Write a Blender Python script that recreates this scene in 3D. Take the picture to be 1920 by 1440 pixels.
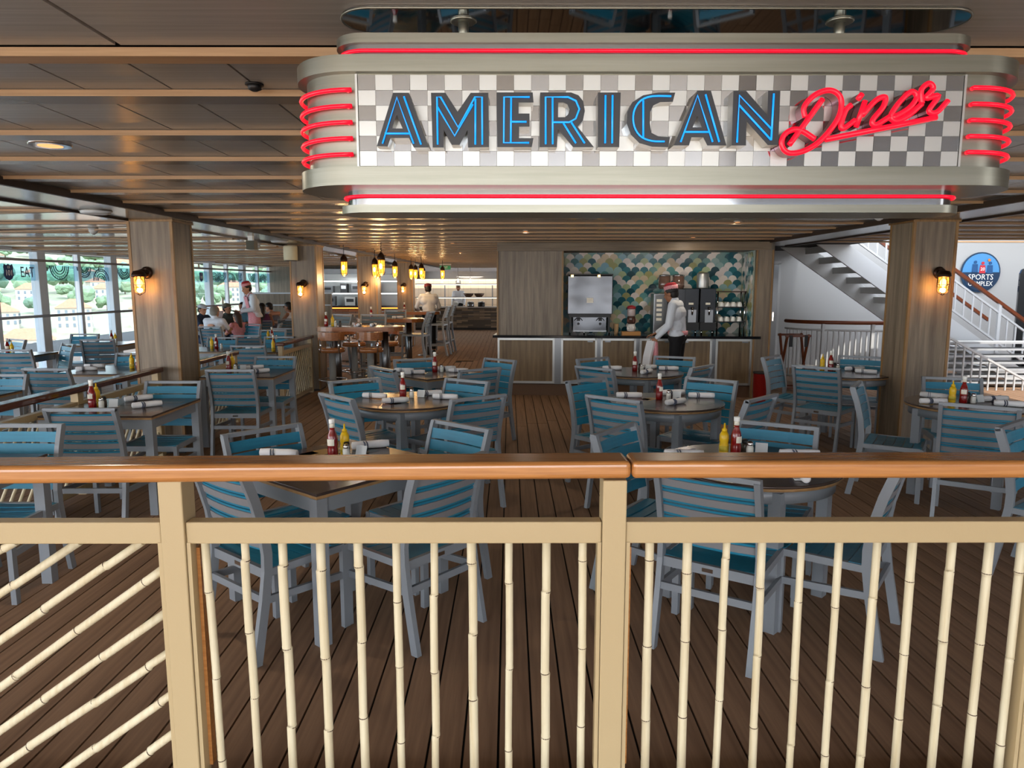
import bpy, bmesh, math, random
from mathutils import Vector, Matrix, Euler
random.seed(7)
PI=math.pi; R=math.radians
sc=bpy.context.scene
for o in list(bpy.data.objects): bpy.data.objects.remove(o)
COL=sc.collection

# ---------------- camera, sky, sun, exposure ----------------
EYE=1.67
cd=bpy.data.cameras.new('camera'); cam=bpy.data.objects.new('camera',cd); COL.objects.link(cam)
cd.sensor_width=36; cd.lens=1340/1920*36; cd.clip_start=.05; cd.clip_end=2000
cam.location=(0,0,EYE); cam.rotation_euler=(R(90-7.86),0,R(-.2)); sc.camera=cam
W=bpy.data.worlds.new('sky'); sc.world=W; W.use_nodes=True
nt=W.node_tree; nt.nodes.clear()
wo=nt.nodes.new('ShaderNodeOutputWorld'); bg=nt.nodes.new('ShaderNodeBackground'); bg.inputs['Strength'].default_value=5.0
tc=nt.nodes.new('ShaderNodeTexCoord'); sep=nt.nodes.new('ShaderNodeSeparateXYZ'); nt.links.new(tc.outputs['Generated'],sep.inputs[0])
rp=nt.nodes.new('ShaderNodeValToRGB'); rp.color_ramp.elements[0].position=0.0; rp.color_ramp.elements[0].color=(.95,.975,1,1)
rp.color_ramp.elements[1].position=.8; rp.color_ramp.elements[1].color=(.72,.82,1,1)
nt.links.new(sep.outputs['Z'],rp.inputs[0]); nt.links.new(rp.outputs[0],bg.inputs['Color']); nt.links.new(bg.outputs[0],wo.inputs[0])
sd=bpy.data.lights.new('sun','SUN'); sd.energy=4.0; sd.angle=R(.6); sd.color=(1,.95,.86)
sun=bpy.data.objects.new('sun',sd); COL.objects.link(sun)
sun.rotation_euler=Vector((-.30,.62,-1.0)).to_track_quat('-Z','Y').to_euler()
sc.view_settings.view_transform='Standard'; sc.view_settings.look='None'
sc.view_settings.exposure=0.60; sc.view_settings.gamma=1; sc.view_settings.use_curve_mapping=False

# ---------------- materials ----------------
MATS={}
def lin(h):
    h=h.lstrip('#'); return tuple(((c/12.92) if c<=.04045 else ((c+.055)/1.055)**2.4) for c in [int(h[i:i+2],16)/255 for i in (0,2,4)])+(1,)
def mat(name,hexc,rough=.5,metal=0,noise=None,emit=0,emitc=None,bump=0,alpha=None,trans=0,ior=1.45,coat=0,spec=None):
    """noise=(hex2, scale xyz, contrast lo, hi)"""
    if name in MATS: return MATS[name]
    m=bpy.data.materials.new(name); m.use_nodes=True; n=m.node_tree; b=n.nodes['Principled BSDF']
    b.inputs['Base Color'].default_value=lin(hexc); b.inputs['Roughness'].default_value=rough; b.inputs['Metallic'].default_value=metal
    b.inputs['IOR'].default_value=ior; b.inputs['Coat Weight'].default_value=coat
    if spec is not None: b.inputs['Specular IOR Level'].default_value=spec
    if trans: b.inputs['Transmission Weight'].default_value=trans
    if emit: b.inputs['Emission Color'].default_value=lin(emitc or hexc); b.inputs['Emission Strength'].default_value=emit
    if noise or bump:
        t=n.nodes.new('ShaderNodeTexCoord'); mp=n.nodes.new('ShaderNodeMapping'); nz=n.nodes.new('ShaderNodeTexNoise')
        nz.inputs['Scale'].default_value=1; nz.inputs['Detail'].default_value=5; nz.inputs['Roughness'].default_value=.6
        n.links.new(t.outputs['Object'],mp.inputs[0]); n.links.new(mp.outputs[0],nz.inputs[0])
        mp.inputs['Scale'].default_value=noise[1] if noise else (60,60,60)
        if noise:
            cr=n.nodes.new('ShaderNodeValToRGB'); cr.color_ramp.elements[0].position=noise[2]; cr.color_ramp.elements[1].position=noise[3]
            cr.color_ramp.elements[0].color=lin(hexc); cr.color_ramp.elements[1].color=lin(noise[0])
            n.links.new(nz.outputs['Fac'],cr.inputs[0]); n.links.new(cr.outputs[0],b.inputs['Base Color'])
        if bump:
            bp=n.nodes.new('ShaderNodeBump'); bp.inputs['Strength'].default_value=bump; bp.inputs['Distance'].default_value=.002
            n.links.new(nz.outputs['Fac'],bp.inputs['Height']); n.links.new(bp.outputs[0],b.inputs['Normal'])
    MATS[name]=m; return m
def glass_mat(name,tint='#eef6f6',refl=1.0):
    m=bpy.data.materials.new(name); m.use_nodes=True; n=m.node_tree; n.nodes.clear()
    o=n.nodes.new('ShaderNodeOutputMaterial'); mx=n.nodes.new('ShaderNodeMixShader'); tr=n.nodes.new('ShaderNodeBsdfTransparent'); gl=n.nodes.new('ShaderNodeBsdfGlossy'); fr=n.nodes.new('ShaderNodeFresnel')
    tr.inputs[0].default_value=lin(tint); gl.inputs['Roughness'].default_value=.02; fr.inputs[0].default_value=1.3
    ge=n.nodes.new('ShaderNodeNewGeometry'); ma=n.nodes.new('ShaderNodeMath'); ma.operation='SUBTRACT'; ma.use_clamp=True; n.links.new(fr.outputs[0],ma.inputs[0]); n.links.new(ge.outputs['Backfacing'],ma.inputs[1]); n.links.new(ma.outputs[0],mx.inputs[0]); n.links.new(tr.outputs[0],mx.inputs[1]); n.links.new(gl.outputs[0],mx.inputs[2]); n.links.new(mx.outputs[0],o.inputs[0])
    MATS[name]=m; return m
plank_m=mat('deck_plank','#93745b',.66,noise=('#725743',(30,1.2,30),.3,.75),bump=.15,spec=.25)
floorb=mat('deck_gap','#0b0908',.9)
ceil_m=mat('ceiling_panel_grey','#9b9894',.27,noise=('#868380',(1.5,60,30),.3,.8),coat=.0)
oak=mat('oak_slat','#ad8c68',.45,noise=('#8f7050',(3,80,80),.3,.8))
oakdark=mat('dark_brown_wood','#33241c',.4,noise=('#241812',(20,20,3),.3,.8))
colwood=mat('column_grey_oak','#8a7a66',.42,noise=('#5d4f40',(26,26,1.4),.32,.72))
coltrim=mat('column_oak_edge','#9a7648',.45,noise=('#70502c',(30,30,4),.3,.8))
teak=mat('varnished_teak','#bd8148',.27,noise=('#98602e',(3,90,90),.3,.8),coat=.6)
beige=mat('beige_paint','#b39d76',.42,bump=.25)
bamboo_m=mat('bamboo_cane','#d6caab',.5,noise=('#bda982',(60,60,3),.35,.85))
node_m=mat('bamboo_node','#5a4636',.6)
frame_m=mat('aluminium_powder_coat','#84898f',.42,metal=.15)
teal=mat('teal_slat','#25809f',.4,noise=('#1d6f8b',(4,60,60),.3,.8))
slatback=mat('grey_slat_back','#807f82',.5)
tabletop=mat('dark_laminate','#51423b',.22,noise=('#3a2f2c',(5,5,5),.35,.7))
tableedge=mat('table_edge_wood','#a88458',.5,noise=('#7b5a36',(20,20,60),.3,.8))
nickel=mat('brushed_nickel','#96958a',.35,metal=.85,noise=('#7c7c70',(1.5,1.5,50),.3,.8))
brushed=mat('brushed_steel','#b9b9b6',.38,metal=.9)
mirror=mat('polished_steel','#a3a6aa',.07,metal=1.0)
chrome=mat('chrome','#d9d9da',.08,metal=1.0)
steel=mat('stainless_steel','#808183',.3,metal=1.0)
black=mat('black_metal','#141416',.45)
blackg=mat('black_gloss','#101013',.12)
neonr=mat('red_neon','#d00f26',.3,emit=.55,emitc='#ff1030')
neonb=mat('blue_neon','#1a8df0',.3,emit=.75,emitc='#1590ff')
white=mat('white_paint','#c2c3c3',.45)
whitew=mat('white_wall_paint','#adadac',.6)
redm=mat('ketchup_red','#7d0f10',.15,coat=.5)
yelm=mat('mustard_yellow','#e0b61a',.3)
capw=mat('white_plastic','#ecebe6',.35)
labelm=mat('paper_label','#e6e0d0',.6)
cloth=mat('white_napkin_cloth','#e4e4e6',.9)
stripe=mat('navy_stripe_cloth','#565d70',.9)
glassm=mat('clear_glass','#ffffff',.03,trans=1.0)
bulb=mat('warm_bulb','#ffd58a',.4,emit=14,emitc='#ffb84d')
amber=mat('amber_glass','#f2b54e',.15,emit=1.6,emitc='#ffa030')
bronze=mat('dark_bronze','#3a261b',.35,metal=.6)
mirrorc=mat('ceiling_mirror','#8d9092',.03,metal=1.0)
winglass=glass_mat('window_glass','#e4ebee')
film=mat('window_film_print','#33435c',.6)
filmp=mat('window_film_pale','#b9d4dd',.5)
winframe=mat('window_mullion','#c8d2da',.4)
skin=mat('skin','#b98466',.55); skin2=mat('skin_tan','#9a684b',.55)
hairb=mat('black_hair','#15110f',.5); hairg=mat('grey_hair','#8a857c',.7)

# ---------------- mesh helpers ----------------
def new(): return bmesh.new()
def box(bm,c,s,rot=None):
    M=Matrix.Translation(Vector(c))@(rot.to_matrix().to_4x4() if rot is not None else Matrix.Identity(4))@Matrix.Diagonal((s[0],s[1],s[2],1))
    bmesh.ops.create_cube(bm,size=1,matrix=M); return bm
def B(c,s,rot=None): return box(new(),c,s,rot)
def bar(bm,a,b,w,h,up=(0,0,1)):
    a=Vector(a); b=Vector(b); d=(b-a); L=d.length; y=d.normalized(); up=Vector(up)
    if abs(y.dot(up))>.98: up=Vector((0,1,0))
    x=y.cross(up).normalized(); z=x.cross(y)
    M=Matrix.Translation((a+b)/2)@Matrix((x,y,z)).transposed().to_4x4()@Matrix.Diagonal((w,L,h,1))
    bmesh.ops.create_cube(bm,size=1,matrix=M); return bm
def ribbon(bm,pts,w,t,side=(1,0,0)):
    """sweep a w x t rectangle (w along side) through pts"""
    side=Vector(side).normalized(); P=[Vector(p) for p in pts]; rings=[]
    for i,p in enumerate(P):
        d=(P[min(i+1,len(P)-1)]-P[max(i-1,0)]).normalized(); n=side.cross(d).normalized()
        rings.append([bm.verts.new(p+side*(sx*w/2)+n*(sn*t/2)) for sx,sn in ((-1,-1),(1,-1),(1,1),(-1,1))])
    for a,b in zip(rings,rings[1:]):
        for k in range(4): bm.faces.new((a[k],a[(k+1)%4],b[(k+1)%4],b[k]))
    bm.faces.new(rings[0][::-1]); bm.faces.new(rings[-1]); return bm
def tube(bm,pts,r,n=8,cap=True,closed=False):
    P=[Vector(p) for p in pts]; rr=r if isinstance(r,(list,tuple)) else [r]*len(P); rings=[]; pn=None
    N=len(P)
    for i,p in enumerate(P):
        if closed: d=(P[(i+1)%N]-P[i-1]).normalized()
        else: d=(P[min(i+1,N-1)]-P[max(i-1,0)]).normalized()
        if pn is None: pn=d.orthogonal().normalized()
        pn=(pn-d*pn.dot(d)); pn=pn.normalized() if pn.length>1e-6 else d.orthogonal().normalized()
        q=d.cross(pn); rings.append([bm.verts.new(p+(pn*math.cos(2*PI*k/n)+q*math.sin(2*PI*k/n))*rr[i]) for k in range(n)])
    for i in range(N if closed else N-1):
        a=rings[i]; b=rings[(i+1)%N]
        for k in range(n): 
            f=bm.faces.new((a[k],a[(k+1)%n],b[(k+1)%n],b[k])); f.smooth=True
    if cap and not closed: bm.faces.new(rings[0][::-1]); bm.faces.new(rings[-1])
    return bm
def lathe(bm,prof,n=16,c=(0,0,0),M=None,smooth=True):
    rings=[]; M=M or Matrix.Identity(4); c=Vector(c)
    for r,z in prof:
        rings.append([bm.verts.new(M@(c+Vector((r*math.cos(2*PI*k/n),r*math.sin(2*PI*k/n),z)))) for k in range(n)])
    for a,b in zip(rings,rings[1:]):
        for k in range(n):
            f=bm.faces.new((a[k],a[(k+1)%n],b[(k+1)%n],b[k])); f.smooth=smooth
    bm.faces.new(rings[0][::-1]); bm.faces.new(rings[-1]); return bm
def prism(bm,pts,z0,z1,M=None):
    M=M or Matrix.Identity(4)
    a=[bm.verts.new(M@Vector((p[0],p[1],z0))) for p in pts]; b=[bm.verts.new(M@Vector((p[0],p[1],z1))) for p in pts]; n=len(pts)
    for k in range(n): bm.faces.new((a[k],a[(k+1)%n],b[(k+1)%n],b[k]))
    bm.faces.new(a[::-1]); bm.faces.new(b); return bm
def ball(bm,c,s,seg=12,rot=None):
    M=Matrix.Translation(Vector(c))@(rot.to_matrix().to_4x4() if rot is not None else Matrix.Identity(4))@Matrix.Diagonal((s[0],s[1],s[2],1))
    r=bmesh.ops.create_uvsphere(bm,u_segments=seg,v_segments=max(6,seg*2//3),radius=1,matrix=M)
    for v in r['verts']:
        for f in v.link_faces: f.smooth=True
    return bm
def obj(name,bm,m,parent=None,loc=None,rot=None,bevel=0):
    bmesh.ops.recalc_face_normals(bm,faces=bm.faces[:])
    me=bpy.data.meshes.new(name); bm.to_mesh(me); bm.free()
    for mm in (m if isinstance(m,(list,tuple)) else [m]): me.materials.append(mm)
    o=bpy.data.objects.new(name,me); COL.objects.link(o)
    if parent: o.parent=parent
    if loc is not None: o.location=loc
    if rot is not None: o.rotation_euler=rot
    if bevel:
        b=o.modifiers.new('bevel','BEVEL'); b.width=bevel; b.segments=2; b.limit_method='ANGLE'
    return o
def inst(name,src,parent=None,loc=(0,0,0),rot=(0,0,0),scale=None,m=None):
    me=src.data if isinstance(src,bpy.types.Object) else src
    o=bpy.data.objects.new(name,me); COL.objects.link(o); o.parent=parent; o.location=loc; o.rotation_euler=rot
    if scale: o.scale=scale
    if isinstance(src,bpy.types.Object):
        for md in src.modifiers:
            n=o.modifiers.new(md.name,md.type)
            if md.type=='BEVEL': n.width=md.width; n.segments=md.segments; n.limit_method='ANGLE'
    return o
def tag(o,label,cat,group=None,kind=None):
    o['label']=label; o['category']=cat
    if group: o['group']=group
    if kind: o['kind']=kind
    return o
def thing(name,label,cat,loc=(0,0,0),rz=0,group=None):
    o=bpy.data.objects.new(name,None); COL.objects.link(o); o.location=loc; o.rotation_euler=(0,0,rz); o.empty_display_size=.1
    return tag(o,label,cat,group)
def struct(o): o['kind']='structure'; return o
def sgroup(name,loc=(0,0,0),rz=0):
    o=bpy.data.objects.new(name,None); COL.objects.link(o); o.location=loc; o.rotation_euler=(0,0,rz); o['kind']='structure'; return o
def kids(o): return [c for c in KIDS.get(o.name,[])]
def snapshot():
    global KIDS
    KIDS={}
    for o in bpy.data.objects:
        if o.parent: KIDS.setdefault(o.parent.name,[]).append(o)
def dup(root,loc,rz,label,group=None,scale=None):
    r=root.copy(); COL.objects.link(r); r.location=loc; r.rotation_euler=(0,0,rz); r['label']=label
    if group: r['group']=group
    if scale: r.scale=scale
    for ch in kids(root):
        c=ch.copy(); COL.objects.link(c); c.parent=r
        for g in kids(ch):
            d=g.copy(); COL.objects.link(d); d.parent=c
    return r
def text(name,s,size,m,parent=None,loc=(0,0,0),rot=(PI/2,0,0),depth=.002,sx=1,align='CENTER'):
    cu=bpy.data.curves.new(name,'FONT'); cu.body=s; cu.size=size; cu.extrude=depth; cu.align_x=align; cu.align_y='CENTER'; cu.resolution_u=2
    t=bpy.data.objects.new(name+'_tmp',cu); COL.objects.link(t)
    me=bpy.data.meshes.new_from_object(t); bpy.data.objects.remove(t); bpy.data.curves.remove(cu)
    me.materials.clear(); me.materials.append(m)
    o=bpy.data.objects.new(name,me); COL.objects.link(o); o.parent=parent; o.location=loc; o.rotation_euler=rot; o.scale=(sx,1,1)
    return o
def smooth(me):
    for p in me.polygons: p.use_smooth=True
def area(name,loc,size,power,color,parent=None,rot=(0,0,0)):
    l=bpy.data.lights.new(name,'AREA'); l.shape='DISK'; l.size=size; l.energy=power; l.color=color
    o=bpy.data.objects.new(name,l); COL.objects.link(o); o.location=loc; o.rotation_euler=rot
    if parent: o.parent=parent
    return o
def point(name,loc,power,color,r=.03,parent=None):
    l=bpy.data.lights.new(name,'POINT'); l.energy=power; l.color=color; l.shadow_soft_size=r
    o=bpy.data.objects.new(name,l); COL.objects.link(o); o.location=loc
    if parent: o.parent=parent
    return o
# ---------------- floor ----------------
floor=struct(obj('floor',B((-1,9,-.05),(26,40,.08)),floorb))
PW=.1273
pmesh=obj('plank',B((0,0,0),(PW-.009,7.49,.012)),plank_m,floor,(0,0,-10)).data
bpy.data.objects.remove(bpy.data.objects['plank'])
nx0,nx1=-62,44; k=0
for i in range(nx0,nx1):
    x=(i+.17)*PW
    off=random.choice((0,.9,1.8,2.7,3.6))
    for j,yc in enumerate((5.0-off*.2,12.5-off*.2)):
        o=inst('plank',pmesh,floor,(x,yc,-.004+random.uniform(-.0006,.0006)))
far=new()
for i in range(nx0,nx1):
    x=(i+.17)*PW; box(far,(x,22.6,-.004),(PW-.007,13.3,.012)); box(far,(x,-1.2,-.004),(PW-.007,4.3,.012))
for i in range(-90,nx0):
    x=(i+.17)*PW; box(far,(x,14,-.004),(PW-.007,30,.012))
for i in range(nx1,90):
    x=(i+.17)*PW; box(far,(x,9,-.004),(PW-.007,20,.012))
o=obj('plank_field',far,plank_m,floor); o['kind']='stuff'
# open deck behind the viewpoint, pale in the sun
struct(obj('trim_1',B((0,-7.6,-.012),(30,9,.03)),mat('outer_deck','#c8a882',.6,noise=('#b3936d',(1,20,20),.3,.8))))
# ---------------- ceiling ----------------
ZP=2.335; ZS=2.312
ceiling=sgroup('ceiling')
obj('ceiling_void',B((-2.2,12.8,ZP+.06),(16.0,30.4,.08)),mat('ceiling_void_black','#0d0c0b',.9),ceiling)
# front sheet over the rail, two big sheets with one joint
fs=obj('ceiling_sheet',B((-4.6,-.14,ZP+.01),(7.0,4.5,.02)),ceil_m,ceiling)
obj('ceiling_sheet',B((3.3,-.14,ZP+.01),(8.77,4.5,.02)),ceil_m,ceiling)
tr=obj('slat',B((0,2.16,ZS+.01),(16,.07,.024)),oak,ceiling)
YS=[2.565+.645*i for i in range(39)]
# individual ceiling panels for the nearest rows
PX=.30
pp=obj('ceiling_panel',B((0,0,0),(PX-.008,.62,.016)),ceil_m,ceiling,(0,0,5)); pmp=pp.data; bpy.data.objects.remove(pp)
rows=[2.2]+YS
for r in range(7):
    y0=rows[r]; y1=rows[r+1]; n=0
    for i in range(-13,17):
        x=(i+.5)*PX+.045
        if -3.15-.0<x<4.2:
            inst('ceiling_panel',pmp,ceiling,(x,(y0+y1)/2,ZP+.009),(0,0,0),(1,(y1-y0)/.62*.995,1))
far=new()
for r in range(7,39):
    if r+1>=len(rows): break
    y0=rows[r]; y1=rows[r+1]
    x1=4.5 if y0>11.0 else 4.2
    box(far,((-3.15+x1)/2,(y0+y1)/2,ZP+.009),(x1+3.15,y1-y0-.004,.016))
o=obj('panel_field',far,ceil_m,ceiling); o['kind']='stuff'
slm=obj('slat',B((0,0,0),(7.5,.11,.022)),[oak],ceiling,(.65,YS[0],ZS+.011))
oakund=mat('slat_underside','#6b625b',.25)  # grey underside colour imitates the window reflected in the slats
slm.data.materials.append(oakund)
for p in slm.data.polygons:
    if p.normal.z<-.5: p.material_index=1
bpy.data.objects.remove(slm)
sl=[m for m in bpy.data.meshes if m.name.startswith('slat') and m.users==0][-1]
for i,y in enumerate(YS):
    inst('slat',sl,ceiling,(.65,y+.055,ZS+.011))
# lounge ceiling left of the beam and the strip right of the right beam
lm=new(); lp=new()
for i,y in enumerate(([1.0,1.6]+YS)[::2]):
    box(lm,(-6.5,y+.05,ZS+.011),(5.3,.10,.022))
    # crossing diagonal rails of the lounge ceiling
for i,y in enumerate(YS[::3]):
    bar(lm,(-3.9,y,ZS+.006),(-9.4,y+1.3,ZS+.006),.07,.02)
for i in range(12): box(lp,(-6.5,1.2+i*2.3,ZP+.009),(5.3,2.29,.016))
obj('lounge_slats',lm,[oak],ceiling)['kind']='stuff'
obj('lounge_panels',lp,mat('lounge_ceiling_gloss','#bcbcbd',.14),ceiling)['kind']='stuff'  # paler colour than the other ceiling panels paints in the window glare
rm=new(); rpn=new()
for i,y in enumerate([.4,1.0,1.6]+YS[:14]): box(rm,(6.2,y+.05,ZS+.011),(3.9,.10,.022))
for i in range(6): box(rpn,(6.2,.6+i*1.85,ZP+.009),(3.9,1.84,.016))
obj('side_slats',rm,[oak],ceiling)['kind']='stuff'
obj('side_panels',rpn,ceil_m,ceiling)['kind']='stuff'
# beams (flat soffits on the column lines) with dark side tracks
beamm=mat('beam_soffit','#7f7a74',.2,noise=('#6d6862',(1.5,30,30),.3,.8))
def beam(name,x0,x1,y0,y1,dx):
    g=sgroup(name)
    M=new()
    for (xa,s) in ((x0,1),):
        a=[(x0,y0),(x1,y0),(x1+dx,y1),(x0+dx,y1)]
        prism(M,a,2.296,2.34)
    obj('soffit',M,beamm,g)
    for s,x in ((-1,x0),(1,x1)):
        bar_=new(); bar(bar_,(x+s*.012,y0,2.303),(x+s*.012+dx,y1,2.303),.03,.05); obj('track',bar_,oakdark,g)
    return g
beam('trim_2',-3.82,-3.22,1.0,26,.75)
beam('trim_3',3.78,4.40,1.0,11.6,0)
# ---------------- columns ----------------
def column(name,x0,y0,w,d,label=None):
    g=sgroup(name,(x0+w/2,y0+d/2,0))
    obj('cladding',B((0,0,1.16),(w-.01,d-.01,2.26)),colwood,g)
    for sx in (-1,1):
        for sy in (-1,1):
            obj('corner_trim',B((sx*(w/2-.011),sy*(d/2-.011),1.16),(.026,.026,2.27)),coltrim,g)
    obj('plinth',B((0,0,.05),(w-.04,d-.04,.10)),black,g)
    obj('top_trim',B((0,0,2.285),(w+.03,d+.03,.02)),coltrim,g)
    return g
column('trim_4',-3.665,7.0,.43,.43)
column('trim_5',-3.43,11.3,.42,.42)
column('trim_6',-3.22,15.3,.42,.42)
column('trim_7',-3.05,19.6,.42,.42)
column('trim_8',3.89,7.0,.43,.43)
# ---------------- window wall on the left ----------------
wx=lambda y:-8.95+.056*(y-12.4)
ww=sgroup('window_1')
y=4.65; k=0
while y<25.6:
    x=wx(y)
    if k%2==0: obj('mullion',B((x,y,1.15),(.16,.24,2.32)),winframe,ww,bevel=.01)
    else: obj('mullion',B((x,y,1.15),(.10,.10,2.32)),winframe,ww)
    y+=1.127; k+=1
def wbar(z,w,h,m,name,off=.1):
    b=new(); bar(b,(wx(3.5)+off,3.5,z),(wx(25.6)+off,25.6,z),w,h); return obj(name,b,m,ww)
wbar(2.13,.05,.045,mat('window_rail_brown','#6a6663',.35),'top_rail'); wbar(1.10,.06,.05,mat('window_handrail','#7a7f86',.3),'handrail',.14)
wbar(.06,.2,.12,winframe,'sill',0); wbar(2.31,.25,.05,winframe,'head',0)
y=4.65
while y<25:
    g=new(); bar(g,(wx(y+.1),y+.1,1.2),(wx(y+1.03),y+1.03,1.2),.008,2.2); obj('pane',g,winglass,ww); y+=1.127
# printed film band: shield, lettering and arches on a pale strip
film_g=thing('window_film','pale blue film strip with dark line drawings along the top of the window wall','window film',(0,0,0))
g=new(); bar(g,(wx(4.5)+.02,4.5,1.905),(wx(25)+.02,25,1.905),.003,.30)
fm=glass_mat('film_pale','#d2e8f0'); obj('film_strip',g,fm,film_g)
ang=PI/2+math.atan(.056)*-1
def wpt(y,z,o=.035): return (wx(y)+o,y,z)
def arch(yc,z0,r,n=4,down=False):
    g=new()
    for k in range(n):
        rr=r*(1-.2*k)
        if rr<.03: break
        pts=[]
        for t in range(13):
            a=PI*t/12; yy=yc+rr*math.cos(a)*1.0; zz=z0+(-1 if down else 1)*rr*math.sin(a)*.95
            pts.append(wpt(yy,zz))
        tube(g,pts,.009 if k!=1 else .005,4)
    rr=r*.9
    for t in range(1,12):
        a=PI*t/12; s=-1 if down else 1
        tube(g,[wpt(yc+r*math.cos(a),z0+s*r*math.sin(a)*.95),wpt(yc+r*.8*math.cos(a+.08),z0+s*r*.8*math.sin(a+.08)*.95)],.004,4)
    return g
y=12.9; k=0
skip=((12.4,13.55),(19.4,20.3))
yy=14.15
for yc,dn,r in ((14.2,True,.27),(14.95,True,.22),(15.5,False,.26),(16.35,True,.25),(17.2,False,.27),(18.0,True,.24),(18.8,False,.25),(20.7,False,.27),(21.2,True,.26),(21.8,False,.27),(22.4,True,.25),(23.3,True,.26),(24.2,False,.26),(10.5,True,.27),(11.3,False,.27)):
    obj('arch_print',arch(yc,2.04 if dn else 1.77,r,4,dn),film,film_g)
def shield(yc,zc,s):
    pts=[(-.5,.75),(-.25,.62),(0,.75),(.25,.62),(.5,.75),(.62,.45),(.55,.1),(.62,-.3),(.4,-.62),(0,-.8),(-.4,-.62),(-.62,-.3),(-.55,.1),(-.62,.45)]
    M=Matrix.Translation(wpt(yc,zc,.03))@Euler((PI/2,0,PI/2-math.atan(.056))).to_matrix().to_4x4()
    obj('shield_print',prism(new(),[(p[0]*s,p[1]*s) for p in pts],0,.004,M),mat('navy_print','#1f3a6b',.6),film_g)
    text('shield_number','101',s*.75,capw,film_g,wpt(yc,zc-.1*s,.04),(PI/2,0,PI/2-math.atan(.056)),.002,.85)
    text('shield_letters','LS',s*.32,capw,film_g,wpt(yc,zc+.45*s,.04),(PI/2,0,PI/2-math.atan(.056)))
shield(12.87,1.905,.19)
text('film_letters','EAT',.27,film,film_g,wpt(13.32,1.90,.04),(PI/2,0,PI/2-math.atan(.056)),.001,.75)
text('film_letters','ITSTK',.13,film,film_g,wpt(12.42,1.82,.04),(PI/2,0,PI/2-math.atan(.056)),.001,.9)
shield(19.95,1.905,.17)
# ---------------- far walls ----------------
wallm=mat('wall_grey_oak','#8d8272',.5,noise=('#6a5f50',(20,20,1.4),.32,.72))
struct(obj('wall_back',B((-1.5,29.2,1.2),(14,.2,2.4)),mat('kitchen_dark','#37302b',.5)))
struct(obj('wall_left_end',B((-6.6,24.8,1.2),(3.2,.15,2.4)),wallm))
struct(obj('trim_9',B((-5.6,24.6,1.45),(.9,.1,1.5)),mat('pale_oak_panel','#b79c7c',.5)))
# white stair hall
struct(obj('wall_right_back',B((9.0,14.6,2.6),(10.6,.15,5.4)),whitew))
struct(obj('wall_right',B((12.0,6,2.6),(.15,17.4,5.4)),whitew))
struct(obj('wall_hall_side',B((3.95,17.0,1.3),(.15,12,2.6)),wallm))
struct(obj('wall_behind_right',B((7.8,-6.5,1.9),(9.0,.2,3.8)),mat('grey_bulkhead','#8f9498',.5)))
struct(obj('ceiling_side_added',B((10.05,3.0,2.45),(3.8,10.2,.08)),white))  # added unseen roof that keeps direct sun out of the stair hall
struct(obj('ceiling_hall_added',B((8.0,11.9,5.35),(8.3,5.6,.1)),white))  # added roof out of view, cuts the sky light over the stairs
d=sgroup('door_1',(4.92,14.5,0))
obj('door_leaf',B((0,0,1.05),(.95,.05,2.06)),steel,d); obj('door_frame',B((0,.02,2.12),(1.05,.07,.06)),white,d)
obj('door_frame',B((.50,.02,1.06),(.05,.07,2.1)),white,d)
obj('door_handle',B((.38,-.06,1.05),(.03,.05,.18)),chrome,d)
obj('door_notice',B((.12,-.032,1.62),(.22,.006,.16)),mat('navy_sign','#1c3a55',.5),d)
text('notice_letters','AUTHORISED\nPERSONNEL\nONLY',.045,capw,d,(.12,-.037,1.62),(PI/2,0,0),.001)
# ---------------- front railing ----------------
RY=2.15
rail=thing('railing','beige metal railing with varnished wooden handrail and bamboo canes across the foreground','railing',(0,RY,0))
def handrail(a,b):
    g=new(); bar(g,a,b,.138,.055); o=obj('handrail',g,teak,rail,bevel=.016); o.modifiers['bevel'].segments=4
    return o
handrail((-2.6,.012-.05,1.108),(.372,.05,1.108)); handrail((.376,.05,1.108),(3.2,.05,1.108))
def rpost(x):
    p=obj('post',B((x,.03,.53),(.074,.09,1.09)),beige,rail,bevel=.004)
    for s in (-1,1): obj('flange',B((s*.045+x,.012,.485),(.012,.04,.78)),beige,p)
    obj('wood_filler',B((x+.056,.045,.47),(.012,.03,.75)),teak,p)
    return p
PXS=(-1.046,.3255,1.70,-2.45)
for x in PXS: rpost(x)
for x0,x1 in ((-2.41,-1.087),(-1.008,.287),(.363,1.66)):
    obj('middle_rail',B(((x0+x1)/2,.02,.905),(x1-x0,.05,.07)),beige,rail,bevel=.004)
    obj('bottom_rail',B(((x0+x1)/2,.02,.035),(x1-x0,.05,.06)),beige,rail,bevel=.004)
nodem=obj('node',lathe(new(),[(.0134,-.0016),(.0145,-.0008),(.0145,.0008),(.0134,.0016)],12),node_m,rail).data
bpy.data.objects.remove([o for o in rail.children if o.name.startswith('node')][0])
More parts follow.
